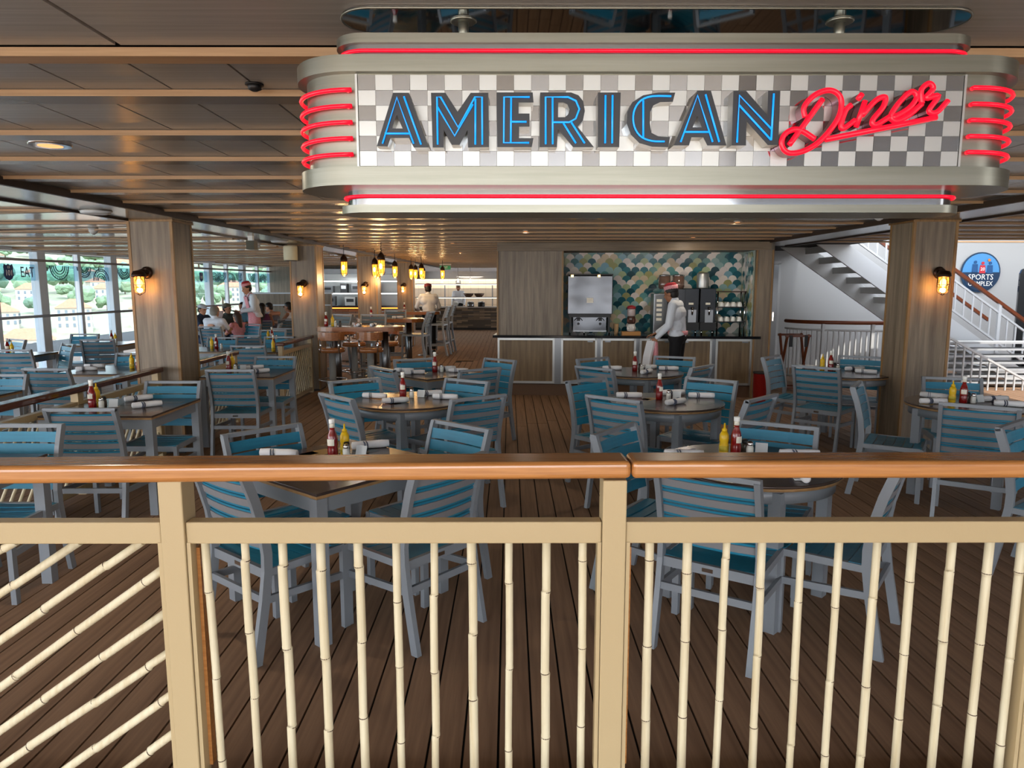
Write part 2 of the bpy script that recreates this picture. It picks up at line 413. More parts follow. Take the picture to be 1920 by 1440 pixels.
def cane(a,b,r=.0132,nodes=None):
    a=Vector(a); b=Vector(b); L=(b-a).length; d=(b-a).normalized(); s1=d.orthogonal().normalized(); s2=d.cross(s1)
    ns=[]; t=random.uniform(.05,.26)
    while t<L-.03 and len(ns)<9: ns.append(t); t+=random.uniform(.22,.3)
    ts=sorted([0,L]+ns+[n+e for n in ns for e in (-.012,-.004,.004,.014)]+[L*k/6 for k in range(1,6)])
    ts=[t for t in ts if 0<=t<=L]; pts=[]; rr=[]; off={}; ph=random.uniform(0,6)
    for t in ts:
        k=sum(1 for n in ns if n<t)
        dev=s1*(.0024*math.sin(ph+2.1*k+t*3))+s2*(.003*math.cos(ph*2+1.7*k))*0
        pts.append(a+d*t+dev); m=min([abs(t-n) for n in ns] or [1])
        rr.append(r*(1.035 if m<.006 else .99 if m<.02 else 1.0)*(1+.04*math.sin(k*2+ph)))
    p=obj('bamboo_cane',tube(new(),pts,rr,12),bamboo_m,rail)
    for n in ns:
        i=min(range(len(ts)),key=lambda j:abs(ts[j]-n))
        q=inst('node',nodem,p,pts[i]); q.rotation_euler=d.to_track_quat('Z','Y').to_euler(); q.scale=(r/.0132,)*3
    return p
VB=[(-0.951,-0.939),(-0.831,-0.821),(-0.713,-0.707),(-0.593,-0.587),(-0.473,-0.473),(-0.355,-0.353),(-0.238,-0.242),(-0.118,-0.117),(-0.001,-0.003),(0.114,0.116),(0.23,0.233),(0.439,0.443),(0.559,0.563),(0.68,0.677),(0.793,0.796),(0.916,0.92),(1.035,1.033),(1.154,1.15),(1.266,1.266),(1.39,1.386),(1.509,1.503),(1.61,1.606)]
for t,b in VB: cane((t*1.008,.018,.872),(b*1.008,.018,.065),random.uniform(.0118,.0145))
for a,b in [((-1.594,0.714),(-1.355,0.88)),((-1.609,0.561),(-1.158,0.879)),((-1.625,0.399),(-1.09,0.786)),((-1.64,0.247),(-1.085,0.645)),((-1.652,0.117),(-1.085,0.505)),((-1.445,0.10),(-1.085,0.363)),((-1.251,0.10),(-1.085,0.225)),((-1.60,0.846),(-1.554,0.88))]:
    A=Vector((a[0],.018,a[1])); Bv=Vector((b[0],.018,min(b[1],.872))); d=(A-Bv).normalized()
    if d.z<-.1: A=A+d*((A.z-.055)/-d.z)
    cane(A,Bv,.0135)
# ---------------- hanging neon sign ----------------
sign=thing('diner_sign','large hanging stainless diner sign with blue and red neon lettering','neon sign',(0.355,1.88,1.83))
def S(x,y,z): return (x-.355,y-1.88,z-1.83)
def stadium(x0,x1,r,yc=1.88,n=22):
    pts=[]
    for k in range(n+1):
        a=PI/2+PI*k/n; pts.append((x0+r+r*math.cos(a)-.355,yc+r*math.sin(a)-1.88))
    for k in range(n+1):
        a=-PI/2+PI*k/n; pts.append((x1-r+r*math.cos(a)-.355,yc+r*math.sin(a)-1.88))
    return pts
def tier(name,x0,x1,r,z0,z1,m): 
    g=prism(new(),stadium(x0,x1,r),z0-1.83,z1-1.83); g.normal_update()
    for f in g.faces: f.smooth=abs(f.normal.z)<.5
    for e in g.edges:
        if any(abs(f.normal.z)>.5 for f in e.link_faces): e.smooth=False
    return obj(name,g,m,sign)
tier('top_plate',-.428,1.138,.08,2.244,2.266,nickel)
tier('upper_band',-.412,1.124,.066,2.19,2.245,steel)
tier('upper_lip',-.525,1.246,.16,2.156,2.193,nickel)
body=tier('sign_body',-.503,1.224,.138,1.945,2.157,nickel)
tier('lower_lip',-.523,1.246,.16,1.903,1.945,nickel)
tier('lower_band',-.411,1.123,.066,1.867,1.904,mirror)
tier('bottom_plate',-.427,1.139,.08,1.848,1.867,nickel)
for z,n in ((2.228,'neon_line'),(1.888,'neon_line')):
    pts=[(p[0],p[1],z-1.83) for p in stadium(-.418,1.130,.072)]
    obj(n,tube(new(),pts,.0045,6,closed=True),neonr,sign)
for zi in range(5):
    zl=2.117-.036*zi; 
    for side in (0,1):
        pts=[]
        for k in range(15):
            if side==0:
                a=-PI/2-PI*.72*k/14; c=-.503+.138; pts.append((c+.153*math.cos(a)-.355,.153*math.sin(a),zl-1.83))
            else:
                a=-PI/2+PI*.72*k/14; c=1.224-.138; pts.append((c+.153*math.cos(a)-.355,.153*math.sin(a),zl+.006-1.83))
        xs=-.374-.355 if side==0 else 1.075-.355
        pts=[(xs,-.143,pts[0][2]),(xs,-.153,pts[0][2])]+pts
        obj('neon_loop',tube(new(),pts,.0052,6),neonr,sign)
# checkered metal tiles
tw=(1.055+.351)/35; th=(2.153-1.948)/6.02
tb=obj('checker_tile',B((0,0,0),(tw-.0006,.004,th-.0006)),brushed,sign); tm=tb.data; tm2=tm.copy(); tm2.materials.clear(); tm2.materials.append(mirror); bpy.data.objects.remove(tb)
rows_=6
for i in range(35):
    for j in range(rows_):
        o=inst('checker_tile',tm if (i+j)%2==0 else tm2,sign,S(-.351+tw*(i+.5),1.738,1.948+th*(j+.5)))
        if (i+j)%2: o.rotation_euler=(random.uniform(-.02,.02),0,random.uniform(-.03,.03))
for x in (-.3545,1.0585): obj('panel_edge',B(S(x,1.737,2.05),(.005,.008,.207)),brushed,sign)
import mathutils.geometry
LET={
'A' :( [(-0.304, 1.986), (-0.264, 2.103), (-0.228, 2.103), (-0.185, 1.983), (-0.219, 1.983), (-0.23, 2.004), (-0.272, 2.004), (-0.279, 1.985)] , [(-0.268, 2.025), (-0.244, 2.025), (-0.257, 2.055)] , [[(-0.29, 1.991), (-0.255, 2.092), (-0.219, 1.991)], [(-0.239, 2.094), (-0.202, 1.989)], [(-0.284, 2.013), (-0.228, 2.013)]] ),
'M' :( [(-0.176, 1.983), (-0.178, 2.103), (-0.145, 2.103), (-0.118, 2.062), (-0.088, 2.103), (-0.048, 2.103), (-0.047, 1.984), (-0.095, 1.983), (-0.096, 2.022), (-0.114, 1.989), (-0.132, 1.989), (-0.15, 2.022), (-0.151, 1.983)] , None , [[(-0.164, 1.989), (-0.164, 2.093), (-0.156, 2.093), (-0.117, 2.027), (-0.078, 2.093), (-0.062, 2.093), (-0.062, 1.989)], [(-0.078, 1.989), (-0.077, 2.089)], [(-0.163, 2.071), (-0.125, 2.008), (-0.083, 2.077)]] ),
'E' :( [(-0.028, 1.984), (-0.029, 2.104), (0.053, 2.104), (0.055, 2.082), (0.021, 2.082), (0.021, 2.058), (0.046, 2.058), (0.046, 2.029), (0.022, 2.029), (0.022, 2.004), (0.055, 2.004), (0.051, 1.984)] , None , [[(0.046, 2.093), (-0.012, 2.093), (-0.013, 1.993), (0.045, 1.993)], [(0.004, 2.093), (0.003, 1.993)], [(0.003, 2.039), (0.039, 2.039)]] ),
'R' :( [(0.069, 1.984), (0.07, 2.104), (0.14, 2.104), (0.157, 2.098), (0.168, 2.085), (0.172, 2.064), (0.168, 2.043), (0.156, 2.029), (0.194, 1.984), (0.146, 1.984), (0.111, 2.024), (0.109, 1.984)] , [(0.111, 2.082), (0.111, 2.05), (0.127, 2.05), (0.135, 2.057), (0.137, 2.067), (0.132, 2.078), (0.123, 2.082)] , [[(0.083, 1.99), (0.082, 2.093), (0.133, 2.093), (0.151, 2.085), (0.159, 2.067), (0.151, 2.046), (0.136, 2.038), (0.098, 2.038)], [(0.098, 2.093), (0.099, 1.99)], [(0.123, 2.036), (0.152, 1.992)], [(0.141, 2.038), (0.172, 1.992)]] ),
'I' :( [(0.203, 1.984), (0.201, 2.104), (0.253, 2.104), (0.252, 1.984)] , None , [[(0.218, 2.097), (0.219, 1.992)], [(0.234, 2.097), (0.235, 1.992)]] ),
'C' :( [(0.377, 2.104), (0.338, 2.104), (0.304, 2.098), (0.28, 2.083), (0.269, 2.062), (0.268, 2.037), (0.278, 2.012), (0.298, 1.993), (0.328, 1.985), (0.365, 1.984), (0.368, 2.007), (0.341, 2.008), (0.325, 2.016), (0.321, 2.037), (0.321, 2.062), (0.328, 2.076), (0.343, 2.083), (0.372, 2.084)] , None , [[(0.367, 2.095), (0.324, 2.095), (0.299, 2.086), (0.285, 2.067), (0.282, 2.044), (0.288, 2.022), (0.303, 2.005), (0.327, 1.997), (0.355, 1.996)], [(0.304, 2.086), (0.306, 2.005)]] ),
'A2' :( [(0.377, 1.988), (0.427, 2.108), (0.458, 2.108), (0.498, 1.988), (0.454, 1.988), (0.444, 2.006), (0.417, 2.006), (0.412, 1.988)] , [(0.419, 2.028), (0.44, 2.028), (0.429, 2.053)] , [[(0.392, 1.995), (0.427, 2.097), (0.465, 1.995)], [(0.445, 2.099), (0.48, 1.995)], [(0.399, 2.017), (0.458, 2.017)]] ),
'N' :( [(0.51, 1.988), (0.509, 2.108), (0.538, 2.108), (0.589, 2.055), (0.588, 2.108), (0.616, 2.108), (0.617, 1.989), (0.593, 1.989), (0.542, 2.041), (0.543, 1.988)] , None , [[(0.521, 1.994), (0.522, 2.097), (0.599, 2.023)], [(0.6, 2.101), (0.599, 1.999)], [(0.522, 2.076), (0.598, 2.0)]] ),
}
SCR=[[(0.675,2.05),(0.671,2.071),(0.686,2.092),(0.707,2.105),(0.729,2.109),(0.747,2.101),(0.756,2.084),(0.753,2.054),(0.734,2.022),(0.705,1.992),(0.674,1.975),(0.646,1.971),(0.63,1.979),(0.624,1.997),(0.632,2.014),(0.65,2.023),(0.67,2.02),(0.7,2.002)],[(0.642,1.989),(0.673,2.033),(0.713,2.09)],[(0.779,2.077),(0.767,2.065),(0.758,2.033),(0.765,2.026),(0.79,2.044)],[(0.802,2.101),(0.793,2.089)],[(0.81,2.086),(0.793,2.029)],[(0.805,2.054),(0.834,2.087),(0.855,2.094),(0.852,2.073),(0.83,2.044),(0.837,2.033),(0.869,2.052)],[(0.874,2.048),(0.91,2.069),(0.927,2.094),(0.914,2.106),(0.889,2.084),(0.871,2.054),(0.883,2.042),(0.911,2.054),(0.94,2.08)],[(0.94,2.08),(0.936,2.109),(0.952,2.124),(0.963,2.113),(0.948,2.092),(0.976,2.097),(0.957,2.065),(0.975,2.061),(0.999,2.087)],[(0.724,2.001),(0.976,2.05)]]
def letter_mesh(outer,hole,y0,y1):
    bm=new(); loops=[outer]+([hole] if hole else [])
    tri=mathutils.geometry.tessellate_polygon([[Vector((p[0],p[1],0)) for p in l] for l in loops])
    allp=[p for l in loops for p in l]
    f=[bm.verts.new(S(p[0],y0,p[1])) for p in allp]; b=[bm.verts.new(S(p[0],y1,p[1])) for p in allp]
    for t in tri: bm.faces.new([f[i] for i in t]); bm.faces.new([b[i] for i in reversed(t)])
    k=0
    for l in loops:
        n=len(l)
        for i in range(n): 
            fc=bm.faces.new((f[k+i],f[k+(i+1)%n],b[k+(i+1)%n],b[k+i])); fc.material_index=1
        k+=n
    return bm
def sp(pts,n=5):
    """Catmull-Rom"""
    P=[Vector((p[0],p[1],0)) for p in pts]
    if len(P)<3: return [tuple(p) for p in P]
    out=[]
    for i in range(len(P)-1):
        p0=P[max(i-1,0)];p1=P[i];p2=P[i+1];p3=P[min(i+2,len(P)-1)]
        for k in range(n):
            t=k/n; out.append(.5*((2*p1)+(p2-p0)*t+(2*p0-5*p1+4*p2-p3)*t*t+(3*p1-p0-3*p2+p3)*t**3))
    out.append(P[-1]); return out
face=mat('letter_black_face','#2a2c30',.4)
for k,(o_,h_,st) in LET.items():
    L_=obj('letter',letter_mesh(o_,h_,1.698,1.737),[face,brushed],sign)
    for s in st:
        obj('blue_tube',tube(new(),[S(p[0],1.694,p[1]) for p in (sp(s,3) if k=='C' and len(s)>4 else s)],.0021,6),neonb,L_)
scrm=mat('script_backing','#8c5560',.3,metal=.6)
for s in SCR:
    p=sp(s)
    g=new(); 
    pts=[Vector(S(q[0],1.718,q[1])) for q in p]
    ribbon(g,pts,.034,.0085,(0,1,0)) if len(pts)>1 else None
    bk=obj('script_letter',g,scrm,sign)
    obj('red_tube',tube(new(),[S(q[0],1.697,q[1]) for q in p],.0062,8),neonr,bk)
for x in (-.115,.83):
    po=obj('hanging_pole',lathe(new(),[(.0135,0),(.0135,.075)],16,S(x,1.90,2.264)),nickel,sign)
    obj('collar',lathe(new(),[(.03,0),(.034,.003),(.03,.007)],20,S(x,1.90,2.322)),nickel,po)
# mirror plate set in the ceiling over the sign
cm=struct(obj('trim_10',prism(new(),[(p[0]+.355,p[1]*1.0+1.88) for p in stadium(-.42,1.15,.085,1.905)],2.327,2.334),mirrorc))
obj('mirror_rim',tube(new(),[(p[0]+.355,p[1]+1.88,2.328) for p in stadium(-.42,1.15,.087,1.905)],.003,6,closed=True),nickel,cm)
# ---------------- chairs ----------------
def uprpts(): return [(-.285,0),(-.262,.12),(-.232,.28),(-.212,.42),(-.21,.50),(-.225,.62),(-.258,.75),(-.298,.865)]
def make_chair(lbl):
    t=thing('dining_chair',lbl,'chair',group='teal slatted chairs at the tables')
    for s in (-1,1):
        obj('rear_leg',ribbon(new(),[(s*.222,y,z) for y,z in uprpts()],.026,.042),frame_m,t)
        obj('front_leg',B((s*.222,.205,.212),(.028,.034,.424)),frame_m,t)
        g=new(); bar(g,(s*.222,-.235,.29),(s*.222,.2,.27),.018,.034); obj('stretcher',g,frame_m,t)
    obj('stretcher',B((0,-.236,.295),(.42,.018,.034)),frame_m,t)
    sf=new(); box(sf,(0,-.21,.405),(.42,.022,.045)); box(sf,(0,.205,.405),(.42,.022,.04))
    for s in (-1,1): bar(sf,(s*.222,-.21,.412),(s*.222,.20,.412),.022,.034)
    obj('seat_frame',sf,frame_m,t)
    obj('top_rail',B((0,-.30,.862),(.47,.028,.022)),frame_m,t)
    tg=obj('name_plate',B((0,-.2225,.405),(.05,.003,.018)),chrome,t)
    sm=None
    for i in range(5):                       # back slats, bowed backwards
        z=.535+i*.066; tt=(z-.50)/.365; y=-.215-.083*tt**1.35
        pts=[(x,y+.012-.018*(1-(x/.21)**2),z) for x in (-.209,-.14,-.07,0,.07,.14,.209)]
        s=obj('back_slat',ribbon(new(),pts,.060,.010,(0,-.22*1,.97)),teal,t)
        pts2=[(p[0]*.985,p[1]-.008,p[2]) for p in pts]
        obj('slat_backing',ribbon(new(),pts2,.036,.006,(0,-.22,.97)),slatback,s)
    for i in range(6):
        y=-.165+i*.068; z=.428-.010*math.sin(PI*(i+.5)/6)
        if i==5: y+=.002
        pts=[(x,y,z-.008*(1-(x/.21)**2)) for x in (-.222,-.13,0,.13,.222)]
        obj('seat_slat',ribbon(new(),pts,.061,.010,(0,1,0)),teal,t)
    return t
def make_far_chair(lbl):
    t=thing('dining_chair',lbl,'chair',group='teal slatted chairs at the tables')
    f=new()
    for s in (-1,1):
        ribbon(f,[(s*.222,y,z) for y,z in uprpts()[::2]+[uprpts()[-1]]],.026,.042); box(f,(s*.222,.205,.212),(.028,.034,.424)); box(f,(s*.222,-.02,.28),(.018,.44,.034)); box(f,(s*.222,0,.41),(.02,.42,.03))
    box(f,(0,-.30,.862),(.47,.028,.022)); box(f,(0,-.236,.295),(.42,.018,.034)); box(f,(0,.205,.41),(.42,.02,.03)); box(f,(0,-.21,.41),(.42,.02,.03))
    obj('frame',f,frame_m,t)
    for i in range(5):
        z=.535+i*.066; tt=(z-.50)/.365; y=-.215-.083*tt**1.35
        s=obj('back_slat',ribbon(new(),[(-.209,y+.012,z),(0,y-.006,z),(.209,y+.012,z)],.060,.010,(0,-.22,.97)),teal,t)
        obj('slat_backing',ribbon(new(),[(-.2,y+.004,z),(0,y-.014,z),(.2,y+.004,z)],.036,.006,(0,-.22,.97)),slatback,s)
    g=new()
    for i in range(6): box(g,(0,-.165+i*.068,.428),(.44,.061,.010))
    obj('seat',g,teal,t)
    return t
chair0=make_chair('prototype'); chairF=make_far_chair('prototype'); snapshot()
used=[False,False]
def chair(mx,my,ang,label,far=False,feet=False,group=None):
    """mx,my: middle of the top rail (or of the rear feet); ang: heading in degrees"""
    a=R(ang); f=Vector((-math.sin(a),math.cos(a))); k=.285 if feet else .30
    loc=(mx+f.x*k,my+f.y*k,0); i=1 if far else 0; src=(chair0,chairF)[i]
    if not used[i]: used[i]=True; src.location=loc; src.rotation_euler=(0,0,a); src['label']=label; o=src
    else: o=dup(src,loc,a,label)
    if group: o['group']=group
    return o
C='teal slatted chair'
# front square table
chair(-1.39,3.95,46+180,C+' facing the camera, left behind the front square table')
chair(-.28,4.08,-41+180,C+' facing the camera, right behind the front square table')
chair(-1.29,3.10,-29-10,C+' seen from behind, at the near left of the front square table',feet=True)
chair(-.28,3.22,50,C+' seen from behind, at the near right of the front square table',feet=True)
# front round table
chair(.59,3.96,52+180,C+' facing right, left behind the front round table')
chair(1.56,4.10,-31+180,C+' facing the camera, right behind the front round table')
chair(.85,3.00,-34,C+' seen from behind, nearest the rail at the front round table',feet=True)
chair(1.79,3.18,53,C+' seen sideways, at the right of the front round table',feet=True)
chair(2.95,4.11,38+180,C+' cut off by the right picture edge, before the pillar table')
# second row left round table
chair(-1.27,5.16,-47,C+' seen from behind, near left of the second row left round table')
chair(-1.33,6.08,37+180,C+' facing the camera, far left of the second row left round table')
chair(-.36,6.05,-35+180,C+' facing the camera, far right of the second row left round table')
chair(-.22,5.11,35,'dark-looking '+C+', near right of the second row left round table')
# third row square
chair(-1.25,6.95,-50,C+' seen from behind, near left of the small square table before the bar')
chair(-1.05,7.83,24+180,C+' facing the camera, far left of the small square table before the bar')
chair(-.10,7.79,-43+180,'brightly lit '+C+' by the aisle at the small square table')
chair(-.28,6.87,34,'dark-looking '+C+', near right of the small square table before the bar')
# second row right round table
chair(.66,6.10,39+180,C+' facing right, far left of the second row right round table')
chair(.74,5.07,-42,C+' seen from behind, near left of the second row right round table')
chair(1.74,6.10,-39+180,C+' facing the camera, far right of the second row right round table')
chair(1.83,5.10,45,'dark-looking '+C+', near right of the second row right round table')
# round table before the counter
chair(.92,7.90,36+180,C+' facing right, far left of the round table before the counter')
chair(.83,6.98,-45,C+' seen from behind, near left of the round table before the counter')
chair(1.87,8.05,-25+180,C+' facing the camera, far right of the round table before the counter')
chair(1.93,7.09,48,'dark-looking '+C+', near right of the round table before the counter')
# round table left of right pillar
chair(2.98,8.11,47+180,C+' seen sideways, far left of the round table behind the right pillar')
chair(3.04,7.04,-44,C+' seen from behind, near left of the round table behind the right pillar')
chair(4.00,7.99+.1,-30+180,C+' facing the camera, just left of the right pillar')
# table in front of right pillar
chair(2.84,5.79,57+180,C+' in profile with dark seat, left of the right pillar table')
chair(3.87,6.09+.1,-17+180,C+' facing the camera, far side of the right pillar table')
chair(3.16,4.73,-34,C+' seen from behind, near side of the right pillar table')
# divider row
chair(-2.82,4.63,1,C+' seen from behind, near side of the square table before the left pillar')
chair(-2.83,5.98,180,C+' facing the camera, far side of the square table before the left pillar')
chair(-2.83,4.10,180,C+' facing the camera, far side of the table cut off bottom left')
chair(-2.68,6.81,0,C+' seen from behind, near side of the square table past the left pillar')
chair(-2.66,8.10,180,C+' facing the camera, far side of the square table past the left pillar')
# lounge beyond the divider
LG='chairs in the window lounge'
chair(-4.50,6.90,-3,C+' seen from behind, beyond the divider rail left of the pillar',group=LG)
chair(-4.45,8.50,180,C+' facing the camera, beyond the divider rail beside the pillar',group=LG)
chair(-4.60,6.45,180,C+' facing the camera, far side of the leftmost lounge table',group=LG)
for mx,my,an,l in ((-6.24,8.95,4,' seen from behind at the left picture edge in the lounge'),
 (-6.10,9.90,138,' sunlit in profile, right of the window lounge table'),
 (-6.17,10.70,12,' seen from behind, near side of the sunlit lounge table'),
 (-7.05,11.9,180,' facing the camera, far left of the sunlit lounge table'),
 (-6.15,12.5,150,' far right of the sunlit lounge table by the pillar'),
 (-7.35,10.7,150,' in profile close to the windows'),
 (-5.86,14.0,-8,' carrying the grey-haired man in the white shirt'),
 (-4.45,11.10,180,' facing the camera behind the yellow mustard table'),
 (-4.26,11.55,0,' seen from behind in front of the pink aproned waiter'),
 (-3.50,9.55,0,' seen from behind just beyond the second divider rail'),
 (-3.62,11.25,180,' facing the camera beside the third divider rail'),
 (-4.27,12.95,180,' facing the camera behind the far mustard table'),
 (-4.22,13.45,0,' seen from behind left of the second pillar'),
 (-5.35,17.3,20,' dark, in front of the woman with the ponytail'),
 (-4.25,14.9,180,' half hidden by the left edge of the second pillar'),
 (-5.35,15.0,150,' bright, between the old man and the waiter'),
 (-4.85,15.2,100,' in profile behind the pink aproned waiter'),
 (-6.5,16.85,200,' under the man in the dark cap'),
 (-5.65,16.35,20,' under the woman in the purple top')):
    chair(mx,my,an,C+l,far=True,group=LG)
# ---------------- tables ----------------
def legs(t,pts,h=.70,w=.05):
    for x,y in pts: obj('leg',B((x,y,h/2),(w,w,h)),frame_m,t)
def print_patches(t,r,k,round_=True):
    """retro placard print inlaid in the laminate"""
    cols=['#7a4a3a','#3c4a50','#8a6a3a','#5a2f2c','#3d5148','#6a5a4a','#2f2f38','#9a7a40']
    for i in range(k):
        for _ in range(20):
            x=random.uniform(-r,r)*.8; y=random.uniform(-r,r)*.8
            if not round_ or math.hypot(x,y)<r*.72: break
        c=random.choice(cols)
        obj('printed_placard',B((x,y,.7402),(random.uniform(.12,.26),random.uniform(.08,.14),.0012)),mat('placard_'+c[1:],c,.25),t)
def round_table(x,y,label,rz=45,det=True):
    t=thing('round_table',label,'table',(x,y,0),R(rz),'round dining tables')
    top=obj('table_top',lathe(new(),[(.455,.724),(.46,.728),(.46,.737),(.456,.740)],48),tabletop,t)
    obj('edge_band',lathe(new(),[(.458,.712),(.458,.726)],48),tableedge,t)
    obj('apron',lathe(new(),[(.425,.645),(.425,.713)],48),frame_m,t)
    legs(t,[(s*.29,q*.29) for s in (-1,1) for q in (-1,1)],.70,.06)
    return t
def square_table(x,y,s,rz,label):
    t=thing('square_table',label,'table',(x,y,0),R(rz),'square dining tables')
    obj('table_top',B((0,0,.733),(s,s,.014)),tabletop,t,bevel=.002); obj('edge_band',B((0,0,.719),(s-.004,s-.004,.014)),tableedge,t)
    ap=new(); h=s/2-.03
    for q in (-1,1): box(ap,(0,q*h,.675),(s-.06,.02,.072)); box(ap,(q*h,0,.675),(.02,s-.06,.072))
    obj('apron',ap,frame_m,t); legs(t,[(a*(s/2-.03),b*(s/2-.03)) for a in (-1,1) for b in (-1,1)],.711,.058)
    return t
def place_letters(t,items):
    for s,x,y,rz,sz in items: text('printed_letters',s,sz,mat('print_ochre','#8f7a5c',.3),t,(x,y,.7415),(0,0,R(rz)),.0004)
tN1=square_table(-.92,3.70,.83,50,'front square table with printed dark top, behind the railing')
print_patches(tN1,.40,9,False); place_letters(tN1,[('CO',-.2,-.28,-50,.09),('66',.02,-.02,-50,.1),('ROUTE',.2,.12,-50,.06)])
tN2=round_table(1.27,3.69,'front round table with printed dark top, behind the railing')
print_patches(tN2,.46,9); place_letters(tN2,[('LO',-.1,.22,-45,.10),('IN',.22,.05,-45,.10),('DEL',-.28,.05,-45,.07),('CITY',.0,-.25,-45,.08)])
tT2=round_table(-.83,5.80,'second row left round table, left of the aisle'); print_patches(tT2,.46,5)
obj('printed_placard',B((-.02,.2,.7402),(.34,.26,.0014)),mat('placard_orange','#b07a3c',.25),tT2)
tT3=square_table(-.82,7.58,.74,45,'small square table before the bar stools')
tT4=round_table(1.27,5.72,'second row right round table, right of the aisle'); print_patches(tT4,.46,5)
tT5=round_table(1.42,7.70,'round table just before the counter')
tT6=round_table(3.60,7.62,'round table half hidden behind the right pillar')
tT7=round_table(3.66,5.60,'round table in front of the right pillar'); print_patches(tT7,.46,5)
tL1=square_table(-2.98,5.47,.82,0,'square table before the left pillar, against the divider rail'); print_patches(tL1,.4,6,False)
tL0=square_table(-2.99,3.50,.82,0,'square table cut off at the lower left picture edge')
tL2=square_table(-2.80,7.65,.76,0,'square table past the left pillar, against the divider rail')
tM1=square_table(-4.45,7.92,.80,0,'sunlit square table beyond the divider rail, left of the pillar')
tM0=square_table(-4.78,5.95,.82,0,'square table at the left picture edge beyond the divider')
tW0=square_table(-6.78,9.7,.80,0,'square table near the windows at the left picture edge')
tW1=square_table(-6.55,11.6,.84,0,'sunlit square table near the windows with two chairs')
tB=square_table(-4.45,10.50,.76,0,'small square table with mustard bottle beyond the second divider')
tD=square_table(-3.62,10.35,.70,0,'small square table beside the third divider rail')
tF=square_table(-4.27,12.30,.76,0,'small square table below the pink aproned waiter')
tG=square_table(-4.3,14.2,.76,0,'small square table left of the second pillar')
tH=square_table(-6.35,15.35,.8,0,'guests table under the windows where the menu is read')
tI=square_table(-6.75,18.0,.8,0,'guests table where two women sit by the half wall')
# ---------------- table ware ----------------
def mk_ketchup():
    t=thing('ketchup_bottle','p','bottle')
    obj('bottle',lathe(new(),[(.026,0),(.029,.006),(.029,.05),(.027,.06),(.029,.07),(.029,.105),(.024,.13),(.0145,.155),(.0135,.175)],14),redm,t)
    obj('neck_band',lathe(new(),[(.0145,.168),(.0140,.192)],12),labelm,t)
    obj('cap',lathe(new(),[(.0155,.190),(.0165,.193),(.0165,.212),(.015,.215)],14),capw,t)
    g=new()
    for k in range(7):
        a0=-PI/2-.75+k*.214; a1=a0+.214
        v=[(.0297*math.cos(a0),.0297*math.sin(a0),.072),(.0297*math.cos(a1),.0297*math.sin(a1),.072),(.0297*math.cos(a1),.0297*math.sin(a1),.108),(.0297*math.cos(a0),.0297*math.sin(a0),.108)]
        g.faces.new([g.verts.new(q) for q in v])
    obj('label',g,labelm,t); return t
def mk_mustard():
    t=thing('mustard_bottle','p','bottle')
    obj('bottle',lathe(new(),[(.024,0),(.026,.01),(.026,.05),(.023,.065),(.026,.08),(.025,.11),(.014,.13)],14),yelm,t)
    obj('nozzle',lathe(new(),[(.0145,.128),(.0145,.142),(.006,.148),(.004,.175)],12),yelm,t)
    obj('label',lathe(new(),[(.0265,.02),(.0265,.05)],14),mat('mustard_label','#c9b23a',.5),t); return t
def mk_shaker(kind):
    t=thing(kind+'_shaker','p','shaker')
    obj('jar',lathe(new(),[(.017,0),(.020,.004),(.020,.045),(.015,.058)],12),mat('salt_glass','#d4d4cc',.2) if kind=='salt' else mat('pepper_glass','#4c443c',.2),t)
    obj('lid',lathe(new(),[(.016,.056),(.0175,.06),(.0165,.075),(.008,.08)],12),chrome if kind=='salt' else black,t); return t
def mk_roll():
    t=thing('napkin_roll','p','napkin')
    M=Matrix.Rotation(PI/2,4,'Y')
    obj('rolled_cloth',lathe(new(),[(.012,-.108),(.021,-.104),(.0235,-.06),(.022,0),(.0235,.06),(.020,.104),(.010,.106)],14,(0,0,0),Matrix.Translation((0,0,.0235))@M),cloth,t)
    for x in (-.045,-.03,.05,.062):
        g=new(); lathe(g,[(.0236,x),(.0236,x+.003)],14,(0,0,0),Matrix.Translation((0,0,.0235))@Matrix.Rotation(.35,4,'Z')@M)
        obj('stripe',g,stripe,t)
    f=new(); box(f,(.02,.027,.004),(.15,.03,.005)); obj('loose_flap',f,cloth,t)
    return t
def mk_card():
    t=thing('table_number_holder','p','card holder')
    obj('card',B((0,.0,.032),(.065,.004,.062),Euler((-.32,0,0))),mat('holder_acrylic','#cfd4d6',.1),t)
    obj('foot',B((0,.018,.003),(.065,.05,.004)),mat('holder_acrylic','#cfd4d6',.1),t); return t
P={'ketchup':mk_ketchup(),'mustard':mk_mustard(),'salt':mk_shaker('salt'),'pepper':mk_shaker('pepper'),'roll':mk_roll(),'card':mk_card()}
snapshot(); pu=set()
TXT={'ketchup':('red ketchup bottle with white cap on ','ketchup bottles'),'mustard':('yellow squeeze mustard bottle on ','mustard bottles'),'salt':('clear salt shaker with metal lid on ','salt shakers'),'pepper':('dark pepper shaker with black lid on ','pepper shakers'),'roll':('rolled white napkin with navy stripes, ','napkin rolls'),'card':('clear table number holder on ','table number holders')}
def put(k,x,y,z,rz,where):
    l=TXT[k][0]+where
    if k not in pu: pu.add(k); o=P[k]; o.location=(x,y,z); o.rotation_euler=(0,0,R(rz)); o['label']=l; o['group']=TXT[k][1]; return o
    return dup(P[k],(x,y,z),R(rz),l,TXT[k][1])
ZT=.7405
